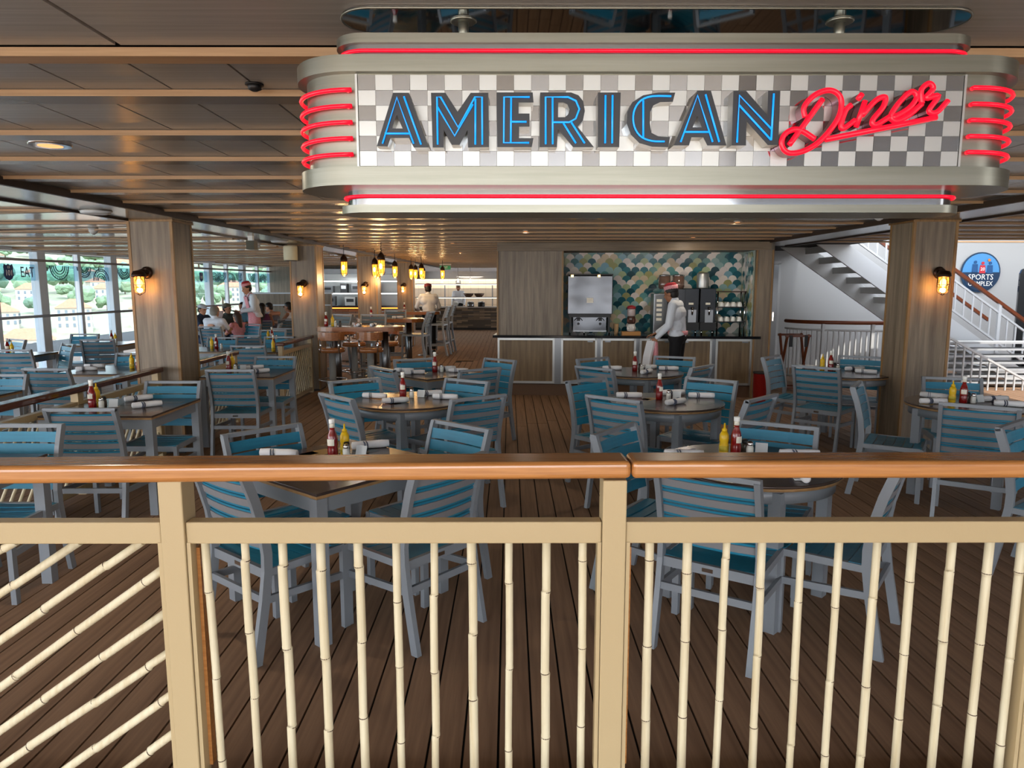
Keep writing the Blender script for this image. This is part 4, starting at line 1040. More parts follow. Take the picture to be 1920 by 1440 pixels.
# ---------------- far kitchen and buffet ----------------
tilew=mat('kitchen_wall_tile','#e0c6a4',.3)
kg=sgroup('wall_kitchen',(0,28.9,0))
tb=obj('wall_tile',B((0,0,0),(.295,.02,.295)),tilew,kg); tmm=tb.data; bpy.data.objects.remove(tb)
for i in range(20):
    for j in range(5): inst('wall_tile',tmm,kg,(-5.6+i*.3,0,.75+j*.3))
light_k=mat('shelf_light','#fff2dc',.5,emit=1.7,emitc='#fff0d8')
bu=thing('buffet_counter','far stone-clad buffet counter with lit shelves','counter',(-2.75,27.0,0))
obj('carcass',B((1.4,.4,.42),(4.4,.7,.84)),oakdark,bu); obj('worktop',B((1.4,.35,.86),(4.5,.86,.04)),steel,bu); obj('plinth',B((1.4,.12,.04),(4.35,.2,.08)),black,bu)
sm=[mat('ledge_'+c,c,.7) for c in ('#6b5a48','#4c4238','#84705a','#5a5148')]
sb=[obj('ledge_stone',B((0,0,0),(.42,.05,.055)),m,bu).data for m in sm]
for o in [o for o in bu.children if o.name.startswith('ledge_stone')]: bpy.data.objects.remove(o)
for j in range(13):
    for i in range(11): inst('ledge_stone',random.choice(sb),bu,(-.65+i*.43+(j%2)*.2-.1,.03+random.uniform(-.02,.01),.12+j*.057))
for z in (1.22,1.72):
    obj('shelf',B((1.4,.35,z),(4.4,.35,.03)),steel,bu); obj('shelf_light',B((1.4,.2,z-.025),(4.3,.05,.02)),light_k,bu)
for x in (.3,2.1,3.5): obj('shelf_post',B((x,.35,1.3),(.04,.04,.86)),steel,bu)
obj('hood',B((1.4,.9,2.05),(4.6,1.2,.28)),steel,bu)
for i,(x,l) in enumerate(((1.35,'left'),(1.75,'right'))):
    t=thing('serving_bowl','dark wooden serving bowl, %s of the pair on the buffet shelf'%l,'bowl',(-2.75+x-.15,27.3,1.236)); obj('bowl_body',lathe(new(),[(.10,0),(.16,.05),(.20,.13),(.19,.13),(.05,.03)],18),mat('bowl_brown','#4a2f1e',.4),t); obj('rim',lathe(new(),[(.20,.125),(.205,.135)],18),bronze,t)
t=thing('plate_stack','tall stack of white plates on the far buffet','plates',(-2.05,26.9,.88)); g=new()
for k in range(9): lathe(g,[(.08,k*.022),(.14,k*.022+.012),(.13,k*.022+.014)],18)
obj('plates',g,capw,t)['kind']='stuff'
for i,(x,m_,l) in enumerate(((-1.45,steel,'left'),(-1.05,black,'middle'),(-.35,steel,'right'))):
    t=thing('food_pan',('black' if m_ is black else 'steel')+' food pan, '+l+' one on the buffet top','pan',(x,26.85,.88)); obj('pan_body',lathe(new(),[(.12,0),(.13,.02),(.13,.16)],16),m_,t); obj('lid',lathe(new(),[(.132,.16),(.05,.2)],16),steel,t)
for i,x in enumerate((-2.5,-1.9,-1.45)):
    t=thing('heat_lamp','white heat lamp, %s of three hanging over the pass'%('left','middle','right')[i],'lamp',(x,26.7,1.85)); obj('shade',lathe(new(),[(.05,-.08),(.02,.06)],12),light_k,t); obj('rod',lathe(new(),[(.006,.05),(.006,.45)],6),steel,t)
t=thing('exit_sign','small green emergency exit sign with white arrow by the far ceiling','sign',(-1.8,20.3,2.12)); obj('panel',B((0,0,.04),(.30,.03,.11)),mat('exit_green','#0d6b45',.4,emit=.4),t); text('exit_letters','EXIT',.09,capw,t,(-.02,-.017,.04)); obj('bracket',B((0,0,.13),(.32,.04,.03)),white,t)
area('kitchen_light',(-1.5,27.6,2.0),1.2,35,(1,.9,.75))
# left kitchen seen between the pillars
lk=thing('open_kitchen','stainless open kitchen with lit shelves beyond the pillars','kitchen',(-6.4,23.6,0))
obj('worktop',B((1.1,.3,.98),(3.6,.8,.05)),blackg,lk); obj('under_light',B((1.1,-.06,.93),(3.4,.04,.03)),mat('warm_strip','#ff8a30',.5,emit=3,emitc='#ff8a30'),lk)
obj('carcass',B((1.1,.35,.46),(3.5,.6,.9)),oakdark,lk)
for j in range(14):
    for i in range(8): inst('ledge_stone',random.choice(sb),lk,(-.5+i*.43+(j%2)*.2-.1,.03,.10+j*.057))
for z in (1.40,1.80): obj('shelf',B((1.1,.35,z),(3.5,.35,.03)),steel,lk); obj('shelf_light',B((1.1,.16,z-.0),(3.4,.03,.035)),mat('cool_strip','#eaf4ff',.5,emit=2.5,emitc='#e8f2ff'),lk)
obj('hood',B((1.1,.5,2.12),(3.7,1.0,.16)),steel,lk)
obj('back_wall',B((1.1,.95,1.5),(3.7,.05,1.2)),brushed,lk)
for i,(x,z,w,h,m_) in enumerate(((.2,1.425,.4,.22,steel),(.75,1.425,.22,.3,black),(1.15,1.425,.3,.28,steel),(1.6,1.425,.4,.3,blackg),(.3,1.01,.3,.3,steel),(.95,1.01,.34,.28,brushed),(1.5,1.01,.5,.28,black))):
    t=thing('kitchen_appliance','boxy %s appliance in the open kitchen, number %s from the left'%('steel' if m_ in(steel,brushed) else 'black',('first on the shelf','second on the shelf','third on the shelf','last on the shelf','first on the worktop','second on the worktop','last on the worktop')[i]) ,'appliance',(-6.4+x+.2,23.85,z+.003))
    t['label']=t['label'].replace('number ','')
    obj('housing',B((0,0,h/2),(w,.3,h)),m_,t); obj('panel',B((0,-.155,h*.6),(w*.7,.01,h*.35)),chrome if m_ is black else black,t)
area('kitchen_light_left',(-5.4,23.2,1.95),1.0,25,(.95,.98,1))
# booth half wall in the lounge
hw=sgroup('wall_half',(-6.0,19.6,0))
obj('cladding',B((0,0,.72),(2.3,.16,1.44)),wallm,hw); obj('cap_rail',B((0,0,1.46),(2.36,.22,.04)),winframe,hw); obj('dado_rail',B((0,-.09,1.14),(2.3,.03,.03)),winframe,hw)
# ---------------- stair hall on the right ----------------
st=thing('staircase','white open-tread staircase with railing at the right','stairs',(5.4,12.3,0))
def sx(x): return x-5.4
th_=math.atan2(2.23,3.3)
for y,a,b,nm in ((0,(4.7,2.88),(9.3,-.23),'near'),(.95,(4.3,2.98),(9.0,-.20),'far')):
    g=new(); A=Vector((sx(a[0]),y,a[1])); Bq=Vector((sx(b[0]),y,b[1])); bar(g,A,Bq,.05,.30,(0,0,1)); obj('stringer',g,white,st)
k=0; x=5.0
while x<9.0:
    z=2.68-(x-5.0)*.676
    if z>.1: obj('tread',B((sx(x),.47,z),(.28,.90,.035)),white,st); obj('riser_lip',B((sx(x)-.12,.47,z-.05),(.02,.9,.09)),white,st)
    x+=.262
hx0,hx1=5.6,8.9
def hz(x): return 2.45-(x-5.42)*.676
g=new(); bar(g,(sx(hx0),-.03,hz(hx0)+.93),(sx(hx1),-.03,hz(hx1)+.93),.07,.05); obj('handrail',g,mat('mahogany','#6d3418',.35),st)
g=new(); bar(g,(sx(hx0),-.03,hz(hx0)+.76),(sx(hx1),-.03,hz(hx1)+.76),.04,.03); bar(g,(sx(hx0),-.03,hz(hx0)+.26),(sx(hx1),-.03,hz(hx1)+.26),.04,.03); obj('guard_rail',g,white,st)
x=hx0
i=0
while x<hx1:
    z=hz(x); w=.05 if i%6==0 else .022
    obj('baluster',B((sx(x),-.03,z+.5),(w,w,.5 if w<.04 else .86)),white,st); x+=.155; i+=1
g=new(); bar(g,(sx(hx0),.98,hz(hx0)+.93),(sx(hx1),.98,hz(hx1)+.93),.06,.05); obj('handrail',g,MATS['mahogany'],st)
# lower guard
lg=thing('stair_guard','sloping white guard rail in front of the lower steps, right of the pillar','railing',(6.95,11.3,0))
g=new(); bar(g,(0,0,.86),(1.5,0,-.0+.06),.04,.03); obj('top_bar',g,white,lg)
obj('end_post',B((0,0,.44),(.05,.05,.88)),white,lg)
for k in range(1,10): x=k*.14; h=.86-.533*x; obj('baluster',B((x,0,h/2),(.022,.022,h)),white,lg)
for k in range(7): obj('step_edge',B((.9,.45,.08+k*.11),(1.9,.3,.03)),mat('pale_step','#a9abad',.5),lg)
# curved balustrade
bl=thing('balustrade','curved white balustrade with dark wooden top rail behind the right pillar','railing',(4.9,12.6,0))
pts=[(0,.1),(.04,-.1),(.2,-.35),(.6,-.6),(1.2,-.75),(1.7,-.78),(2.35,-.78)]
pp_=sp(pts,6)
obj('top_rail',ribbon(new(),[(p[0],p[1],1.05) for p in pp_],.07,.05,(0,0,1)) if False else tube(new(),[(p[0],p[1],1.05) for p in pp_],.032,8),MATS['mahogany'],bl)
obj('guard_rail',tube(new(),[(p[0],p[1],.92) for p in pp_],.018,6),white,bl); obj('guard_rail',tube(new(),[(p[0],p[1],.10) for p in pp_],.018,6),white,bl)
acc=0; last=Vector(pp_[0]); n=0
for a,b in zip(pp_,pp_[1:]):
    a=Vector((a[0],a[1],0)); b=Vector((b[0],b[1],0)); L=(b-a).length; t_=0
    while acc+L-t_>.085:
        t_+=.085-acc; acc=0; q=a+(b-a)*(t_/L); w=.05 if n%9==8 else .022; obj('baluster',B((q.x,q.y,.5),(w,w,.85 if w<.04 else 1.05)),white,bl); n+=1
    acc+=L-t_
# round sports sign
ss=thing('round_sign','round navy sports sign with red and blue players on the white wall','sign',(9.45,14.48,1.93))
Mx=Matrix.Rotation(PI/2,4,'X')
def disc(r,y,m,nm,cx=0,cz=0,sx_=1,n=32): return obj(nm,prism(new(),[(cx+sx_*r*math.cos(2*PI*k/n),cz+r*math.sin(2*PI*k/n)) for k in range(n)],-.004,.004,Matrix.Translation((0,y,0))@Mx),m,ss)
disc(.40,0,mat('navy_sign','#1c3a55',.5),'sign_disc'); disc(.37,-.008,mat('sign_blue','#4d8ec4',.4),'sky_disc'); 
obj('lower_half',prism(new(),[(.37*math.cos(PI+PI*k/16),.37*math.sin(PI+PI*k/16)) for k in range(17)],-.003,.003,Matrix.Translation((0,-.016,0))@Mx),mat('navy2','#14304d',.5),ss)
red=mat('jersey_red','#c0303a',.5)
for cx,cz,m_ in ((-.13,.12,mat('figure_blue','#1f4f80',.5)),(.02,.10,red),(.17,.10,mat('figure_blue','#1f4f80',.5))):
    obj('player_body',prism(new(),[(cx-.06,cz-.12),(cx+.06,cz-.12),(cx+.05,cz+.04),(cx-.05,cz+.04)],-.003,.003,Matrix.Translation((0,-.024,0))@Mx),m_,ss); disc(.03,-.025,m_,'player_head',cx,cz+.08,n=14)
disc(.028,-.03,mat('ball_orange','#d9782a',.5),'basketball',.14,.24,n=16)
text('jersey_number','20',.09,capw,ss,(.02,-.03,.06)); text('sign_letters','SPORTS',.155,capw,ss,(0,-.024,-.10),sx=.95); text('sign_letters','COMPLEX',.13,capw,ss,(0,-.024,-.23),sx=.85)
t=thing('dark_cabinet','tall black rounded machine at the right picture edge','cabinet',(9.35,13.0,0)); obj('body',B((.2,0,1.0),(.5,.5,2.0)),blackg,t,bevel=.12); obj('trim_strip',B((-.06,-.26,1.0),(.03,.02,1.5)),bronze,t)
# ---------------- harbour town beyond the windows ----------------
GZ=-42.
def terrain():
    bm=new(); nx,ny=30,30; vs=[]
    for i in range(nx+1):
        row=[]
        for j in range(ny+1):
            u=i/nx; v=j/ny; r_=60+1340*u**1.3; a=R(-80+95*v)   # azimuth left of +y
            x=r_*math.sin(a); y=r_*math.cos(a)
            h=GZ+max(0,(r_-300))*.145+5*math.sin(x*.012+1)*math.cos(y*.01)*min(1,r_/500)
            h=min(h,130); row.append(bm.verts.new((x,y,h)))
        vs.append(row)
    for i in range(nx):
        for j in range(ny):
            f=bm.faces.new((vs[i][j],vs[i+1][j],vs[i+1][j+1],vs[i][j+1])); f.smooth=True
    return bm
def hgt(x,y):
    r_=math.hypot(x,y); return min(130,GZ+max(0,(r_-300))*.145+5*math.sin(x*.012+1)*math.cos(y*.01)*min(1,r_/500))
g=struct(obj('ground_outside',terrain(),mat('hillside','#7a8068',.9,noise=('#a09a80',(.05,.05,.05),.35,.7))))
roofm=mat('terracotta_roof','#b8765a',.8,noise=('#9f6349',(1,1,1),.3,.8)); wallms=[mat('town_wall_'+c,c,.8) for c in ('#b0a898','#a39b8c','#bbb5a8','#9d978b')]
winm=mat('town_window','#6a7178',.5)
wb=obj('window',B((0,0,0),(1.1,.25,1.8)),winm,None); wmesh=wb.data; bpy.data.objects.remove(wb)
nb=0
def house(x,y,w,d,h,rz,label,wins=True,base=None):
    z=hgt(x,y)-1 if base is None else base
    t=thing('town_house',label,'building',(x,y,z),rz,'houses of the harbour town')
    obj('walls',B((0,0,h/2),(w,d,h)),random.choice(wallms),t)
    bm=new(); e=.6; rh=min(w,d)*.36
    if w>=d: rid=[(-w/2+d/2,0,h+rh),(w/2-d/2,0,h+rh)]
    else: rid=[(0,-d/2+w/2,h+rh),(0,d/2-w/2,h+rh)]
    c=[(-w/2-e,-d/2-e,h),(w/2+e,-d/2-e,h),(w/2+e,d/2+e,h),(-w/2-e,d/2+e,h)]
    v=[bm.verts.new(p) for p in c]; r_=[bm.verts.new((p[0]+(.01 if k else 0),p[1]+(.01 if k else 0),p[2])) for k,p in enumerate(rid)]
    if w>=d: F=[(v[0],v[1],r_[1],r_[0]),(v[1],v[2],r_[1]),(v[2],v[3],r_[0],r_[1]),(v[3],v[0],r_[0])]
    else: F=[(v[0],v[1],r_[0]),(v[1],v[2],r_[1],r_[0]),(v[2],v[3],r_[1]),(v[3],v[0],r_[0],r_[1])]
    for f in F: bm.faces.new(f)
    bm.faces.new(v[::-1]); obj('roof',bm,roofm,t)
    obj('chimney',B((w*.2,0,h+rh*.8),(.8,.8,1.6)),wallms[0],t)
    if wins:
        # windows on the two faces turned to the ship
        nxw=max(2,int(w/2.8)); nzw=max(1,min(4,int((h-1)/3.4)))
        for i in range(nxw):
            for j in range(nzw): inst('window',wmesh,t,(-w/2+(i+.5)*w/nxw,-d/2-.02,h-1.9-3.3*j))
        nyw=max(2,int(d/2.8))
        for i in range(nyw):
            for j in range(nzw): inst('window',wmesh,t,(w/2+.02,-d/2+(i+.5)*d/nyw,h-1.9-3.3*j),(0,0,PI/2))
    return t
def polar(az,r_): return (r_*math.sin(R(az)),r_*math.cos(R(az)))
HS=[(-34.5,62,22,12,15.5,20,'cream two-storey house with many windows, lowest left in the window view'),
(-29.5,70,18,12,15.0,25,'cream house with arched look below the window handrail'),
(-31.5,84,30,14,16.5,15,'long house with big terracotta roof across the left windows'),
(-24.5,80,16,12,15.8,30,'orange roofed house behind the second wide mullion'),
(-36,96,18,12,17,10,'pale flat house at the far left edge'),
(-27.5,100,24,13,17.5,20,'terracotta roof seen in the middle left panes'),
(-22,66,18,12,20,20,'tall pale facade seen beyond the seated guests'),
(-20,82,14,12,19,20,'pale block behind the pink aproned waiter'),
(-33,120,14,10,9,10,'small hillside house with orange roof, left'),
(-29,130,12,10,9,30,'small hillside house with orange roof, centre'),
(-26,125,14,10,9,0,'small hillside house with orange roof, right'),
(-37,135,12,10,8,0,'upper hillside house at the left edge'),
(-23,140,14,10,9,10,'upper hillside house, right of the panes'),
(-31,160,12,9,8,0,'highest hillside house among the trees, left'),
(-25.5,170,12,9,8,20,'highest hillside house among the trees, right'),
(-18.5,120,16,12,14,0,'pale house glimpsed by the end wall'),
(-40,75,18,12,15,20,'house hidden mostly by the left picture edge'),
(-12,110,18,12,14,0,'house glimpsed behind the lounge end wall')]
POS=[(-38.5,345),(-34,350),(-29.5,335),(-25,345),(-20.5,340),(-40,425),(-35.6,430),(-31.2,420),(-26.8,430),(-22.4,420),(-18,430),(-38,520),(-33.5,510),(-29.3,525),(-25.2,515),(-21,530),(-36,640),(-28,660)]
placed=[]
for (az,r_),(a_,b_,w,d,h,rz,l) in zip(POS,HS):
    x,y=polar(az,r_); house(x,y,min(30,w*1.1),d,9.5+(h%4),R(az*-1+random.uniform(-12,12)),l); placed.append((x,y,17))
random.seed(3); n=0
for _ in range(2000):
    if n>=34: break
    az=random.uniform(-42,-14); r_=random.uniform(470,900); x,y=polar(az,r_)
    if any((x-a)**2+(y-b)**2<(c+9)**2 for a,b,c in placed): continue
    placed.append((x,y,9)); n+=1
    t=house(x,y,random.uniform(9,14),random.uniform(8,10),random.uniform(5,8),R(-az+random.uniform(-20,20)),'small cream house with terracotta roof among the hillside trees'); t['group']='small houses on the hillside'
# trees
treem=[mat('tree_green_'+c,c,.9,noise=(c2,(.6,.6,.6),.3,.7)) for c,c2 in (('#5f7458','#7c9070'),('#566e5c','#748b76'))]
def crown(seed):
    random.seed(seed); bm=new()
    for k in range(9):
        c=Vector((random.uniform(-2.6,2.6),random.uniform(-2.6,2.6),random.uniform(3,6.5))); bmesh.ops.create_icosphere(bm,subdivisions=2,radius=random.uniform(1.5,2.3),matrix=Matrix.Translation(c))
    for v in bm.verts: v.co+=Vector((random.uniform(-.25,.25),random.uniform(-.25,.25),random.uniform(-.25,.25)))
    return bm
cr=[obj('crown',crown(s),treem[s%2],None) for s in range(3)]; cmesh=[c.data for c in cr]
for c in cr: bpy.data.objects.remove(c)
tk=obj('trunk',lathe(new(),[(.4,-2),(.25,4.5)],8),mat('bark','#5c4a3a',.9),None); tkm=tk.data; bpy.data.objects.remove(tk)
random.seed(11); n=0
for _ in range(4000):
    if n>=190: break
    az=random.uniform(-43,-12); r_=random.uniform(450,980); x,y=polar(az,r_); s=random.uniform(1.1,2.6)
    if any((x-a)**2+(y-b)**2<(c+4.2*s)**2 for a,b,c in placed): continue
    placed.append((x,y,4.2*s)); n+=1
    t=thing('hill_tree','green broad-leaved tree on the hillside beyond the windows','tree',(x,y,hgt(x,y)-.5),random.uniform(0,6),'trees on the hillside'); t.scale=(s,s,s*random.uniform(.8,1.1))
    inst('crown',cmesh[n%3],t); inst('trunk',tkm,t)
# ---------------- people ----------------
random.seed(5)
def rc(bm,a,b,ra,rb,n=12):
    a=Vector(a); b=Vector(b); d=(b-a); L=d.length; d=d.normalized() if L>1e-6 else Vector((0,0,1)); P_=[];r_=[]
    for k in (0,.35,.7,.92): P_.append(a-d*ra*math.cos(k*PI/2)); r_.append(max(.001,ra*math.sin(k*PI/2)))
    P_.append(a); r_.append(ra); P_.append(b); r_.append(rb)
    for k in (.92,.7,.35,0): P_.append(b+d*rb*math.cos(k*PI/2)); r_.append(max(.001,rb*math.sin(k*PI/2)))
    return tube(bm,P_,r_,n)
def fuse(name,bm,m,parent,vox,sm=2):
    o=obj(name,bm,m,None); r=o.modifiers.new('r','REMESH'); r.mode='VOXEL'; r.voxel_size=vox; r.use_smooth_shade=True
    s=o.modifiers.new('s','SMOOTH'); s.iterations=sm; s.factor=.6
    dg=bpy.context.evaluated_depsgraph_get(); dg.update(); me=bpy.data.meshes.new_from_object(o.evaluated_get(dg)); 
    old=o.data; o.modifiers.clear(); o.data=me; bpy.data.meshes.remove(old); smooth(me); me.materials.clear() if len(me.materials)>1 else None
    if not me.materials: me.materials.append(m)
    o.parent=parent; return o
def hand(bm,w,d,palm,side,curl=.5,s=1.0):
    """w wrist, d pointing dir, palm normal; thumb towards side"""
    w=Vector(w); d=Vector(d).normalized(); pn=Vector(palm); pn=(pn-d*pn.dot(d)).normalized(); sd=d.cross(pn)*side
    c=w+d*.045*s
    for k,(o_,L) in enumerate(((-.030,.062),(-.011,.074),(.010,.080),(.030,.072))):
        root=w+d*.085*s+sd*o_*s; rc(bm,w+d*.01+sd*o_*.6*s,root,.013*s,.0105*s,8)
        p1=root+(d*math.cos(curl*.5)+pn*math.sin(curl*.5))*L*.5*s; p2=p1+(d*math.cos(curl*1.5)+pn*math.sin(curl*1.5))*L*.5*s
        rc(bm,root,p1,.0095*s,.0085*s,8); rc(bm,p1,p2,.0085*s,.007*s,8)
    t0=w+d*.025*s+sd*.025*s; t1=t0+(d*.6+sd*.7+pn*.25).normalized()*.042*s; t2=t1+(d*.8+sd*.25+pn*.5).normalized()*.032*s
    rc(bm,t0,t1,.013*s,.010*s,8); rc(bm,t1,t2,.010*s,.008*s,8)
def headmesh(bm,hc,Rm,female=False):
    T=lambda v: Vector(hc)+Rm@Vector(v)
    def bl(c,s): ball(bm,T(c),s,14,Rm.to_euler())
    bl((0,0,.03),(.076,.094,.092)); bl((0,.018,-.035),(.060,.070,.072)); bl((0,.045,-.075),(.032,.036,.030))
    rc(bm,T((0,.084,.012)),T((0,.102,-.022)),.008,.014,8)                       # nose
    rc(bm,T((-.018,.084,-.052)),T((.018,.084,-.052)),.009,.009,8)               # lips
    rc(bm,T((-.045,.078,.034)),T((.045,.078,.034)),.010,.010,8)                 # brow
    for s in (-1,1): bl((s*.078,-.005,-.005),(.010,.020,.030))
def person(label,loc,rz,J,skin_m,top,legs_,sleeve='long',head=(0,0,0),hair=None,hairs='short',vox=.011,extra=None,curl=(.6,.6),palms=((0,1,0),(0,1,0)),scale=1.0,female=False,shirt_name='shirt',neckline=True):
    t=thing('person',label,'person',loc,R(rz)); t.scale=(scale,)*3
    Jd=J; g=new()
    nk=Vector(Jd['neck']); hd=Vector(Jd['head']); Rm=Euler((R(head[0]),R(head[1]),R(head[2])),'XYZ').to_matrix()
    headmesh(g,hd,Rm,female); rc(g,nk-Vector((0,.0,.05)),hd-Vector((0,.01,.03)),.056,.050)
    for i,s in enumerate((-1,1)):
        k='LR'[i]; sh,el,wr=[Vector(Jd[a+k]) for a in ('sh','el','wr')]
        rc(g,sh,el,.046,.038); rc(g,el,wr,.038,.025); hand(g,wr,(wr-el) if ('hd'+k) not in Jd else Jd['hd'+k],palms[i],s,curl[i])
        hp,kn,an=[Vector(Jd[a+k]) for a in ('hp','kn','an')]; rc(g,hp,kn,.075,.052); rc(g,kn,an,.052,.036)
        toe=Vector(Jd['toe'+k]) if 'toe'+k in Jd else an+Vector((0,.15,-.05)); rc(g,an+Vector((0,-.02,-.04)),toe,.036,.028)
    pv=Vector(Jd['pelvis']); ch=Vector(Jd['chest'])
    rc(g,pv,ch,.09,.09); rc(g,ch,nk,.085,.055)
    rc(g,Vector(Jd['shL']),Vector(Jd['shR']),.05,.05)
    body=fuse('body',g,skin_m,t,vox)
    # shirt
    g=new(); w=1.0
    ax=(Vector(Jd['shR'])-Vector(Jd['shL'])).normalized(); 
    def slab(c,hw,hd_): 
        rc(g,c-ax*hw,c+ax*hw,hd_,hd_)
    mid=(pv+ch)/2
    fem=.85 if female else 1
    slab(pv+Vector((0,0,.03)),.075,.112); slab(mid,.062*fem,.108); slab(ch,.095*fem,.115); slab((ch+nk)/2+Vector((0,0,.01)),.11*fem,.085)
    rc(g,pv+Vector((0,0,.03)),ch,.12,.12)
    for i in range(2):
        k='LR'[i]; sh,el,wr=[Vector(Jd[a+k]) for a in ('sh','el','wr')]
        if sleeve!='none':
            rc(g,nk+(sh-nk)*.35-Vector((0,0,.02)),sh,.055,.062); e=el if sleeve=='long' else sh+(el-sh)*.7; rc(g,sh,e,.064,.055)
            if sleeve=='long': rc(g,el,wr+(el-wr)*.08,.055,.036)
        else: rc(g,ch+ax*(-1 if i==0 else 1)*.06,nk+(sh-nk)*.55,.05,.032)
    if sleeve!='none': rc(g,nk-Vector((0,0,.03)),nk+(hd-nk)*.12,.07,.064)
    fuse(shirt_name,g,top,t,vox)
    g=new(); slab2=lambda c,hw,r: rc(g,c-ax*hw,c+ax*hw,r,r)
    slab2(pv,.07,.118)
    for i in range(2):
        k='LR'[i]; hp,kn,an=[Vector(Jd[a+k]) for a in ('hp','kn','an')]; rc(g,hp,kn,.092,.068); rc(g,kn,an+(kn-an)*.12,.068,.055)
    fuse('trousers' ,g,legs_,t,vox)
    g=new()
    for i in range(2):
        k='LR'[i]; an=Vector(Jd['an'+k]); toe=Vector(Jd['toe'+k]) if 'toe'+k in Jd else an+Vector((0,.15,-.05)); rc(g,an+Vector((0,-.03,-.045)),toe,.044,.036)
    obj('shoes',g,black,t)
    T=lambda v: hd+Rm@Vector(v)
    g=new()
    for s in (-1,1): ball(g,T((s*.031,.080,.012)),(.013,.008,.008),8,Rm.to_euler())
    obj('eyes',g,mat('eye_dark','#2a1f1a',.2),t)
    if hair:
        g=new(); ball(g,T((0,-.012,.048)),(.086,.100,.088),16,Rm.to_euler())
        # keep the face open
        bmesh.ops.bisect_plane(g,geom=g.verts[:]+g.edges[:]+g.faces[:],plane_co=T((0,.045,.045)),plane_no=Rm@Vector((0,.75,-.65)),clear_outer=True)
        if hairs!='bald':
            ball(g,T((0,-.045,.0)),(.080,.060,.075),14,Rm.to_euler())
        if hairs=='long':
            rc(g,T((0,-.05,.03)),T((0,-.10,-.20)),.085,.06); rc(g,T((0,-.09,-.18)),T((0,-.13,-.34)),.07,.03)
        if hairs=='tail': rc(g,T((0,-.09,.06)),T((0,-.15,.0)),.035,.045); rc(g,T((0,-.15,.0)),T((0,-.17,-.26)),.045,.018)
        obj('hair',g,hair,t)
    if extra: extra(t,T,Rm,Jd)
    return t
def stand(lean=0):
    return dict(pelvis=(0,0,.95),chest=(0,lean*.25,1.28),neck=(0,lean*.42,1.45),head=(0,lean*.55+.02,1.565),shL=(-.175,lean*.38,1.40),shR=(.175,lean*.38,1.40),
      elL=(-.23,lean*.3,1.12),elR=(.23,lean*.3,1.12),wrL=(-.24,.1,.90),wrR=(.24,.1,.90),hpL=(-.085,0,.90),hpR=(.085,0,.90),knL=(-.10,.02,.49),knR=(.10,.02,.49),anL=(-.10,-.02,.09),anR=(.10,-.02,.09))
def sit():
    return dict(pelvis=(0,-.05,.53),chest=(0,-.06,.86),neck=(0,-.03,1.04),head=(0,.0,1.155),shL=(-.175,-.04,.985),shR=(.175,-.04,.985),elL=(-.23,.10,.78),elR=(.23,.10,.78),
      wrL=(-.12,.33,.79),wrR=(.12,.33,.79),hpL=(-.085,0,.50),hpR=(.085,0,.50),knL=(-.11,.42,.50),knR=(.11,.42,.50),anL=(-.11,.42,.09),anR=(.11,.42,.09))
pink=mat('pink_gingham','#e3a3a8',.85,noise=('#d98c93',(60,60,60),.4,.6)); redcap=mat('red_cap_top','#a3202c',.7)
whitesh=mat('white_shirt_cloth','#d5d9e0',.85); blackp=mat('black_trousers','#0e0e11',.8)
def papercap(t,T,Rm):
    M=Matrix.Translation(T((0,-.012,.055)))@Rm.to_4x4()
    o=obj('paper_hat',lathe(new(),[(.088,0),(.091,.012),(.094,.062),(.082,.064)],20,(0,0,0),M@Matrix.Diagonal((.9,1.08,1,1))),pink,t)
    obj('hat_crown',lathe(new(),[(.080,.05),(.082,.085),(.055,.105),(.01,.108)],20,(0,0,0),M@Matrix.Diagonal((.9,1.05,1,1))),redcap,t)
def apron_front(t,J,z0,z1,m=pink,bib=True):
    pv=Vector(J['pelvis']); ch=Vector(J['chest']); bm=new(); cols=9
    def row(z,half,fy,wrap):
        vs=[]
        for k in range(cols):
            a=-half+2*half*k/(cols-1); r_=.165+wrap; x=r_*math.sin(a); y=fy+r_*.82*math.cos(a)+.012*math.sin(a*9); vs.append(bm.verts.new((x,y,z)))
        return vs
    rows=[]
    zs=[z0+(z1-z0)*k/6 for k in range(7)]
    for i,z in enumerate(zs):
        f=(z-pv.z)/max(.01,(ch.z-pv.z)); fy=pv.y+(ch.y-pv.y)*max(0,f)
        half=1.65 if z<pv.z+.12 else .62
        wr=.02+max(0,pv.z-z)*.10 if z<pv.z+.12 else -.005
        rows.append(row(z,half,fy,wr))
    for a,b in zip(rows,rows[1:]):
        for k in range(cols-1): f=bm.faces.new((a[k],a[k+1],b[k+1],b[k])); f.smooth=True
    o=obj('apron',bm,m,t); s=o.modifiers.new('s','SOLIDIFY'); s.thickness=.006
    g=new(); nk=Vector(J['neck'])
    for s_ in (-1,1): tube(g,[(s_*.09,rows[-1][0].co.y if False else ch.y+.13,z1),(s_*.075,nk.y+.03,nk.z+.02),(s_*.05,nk.y-.07,nk.z-.0)],.012,6)
    obj('apron_strap',g,m,t)
    return o
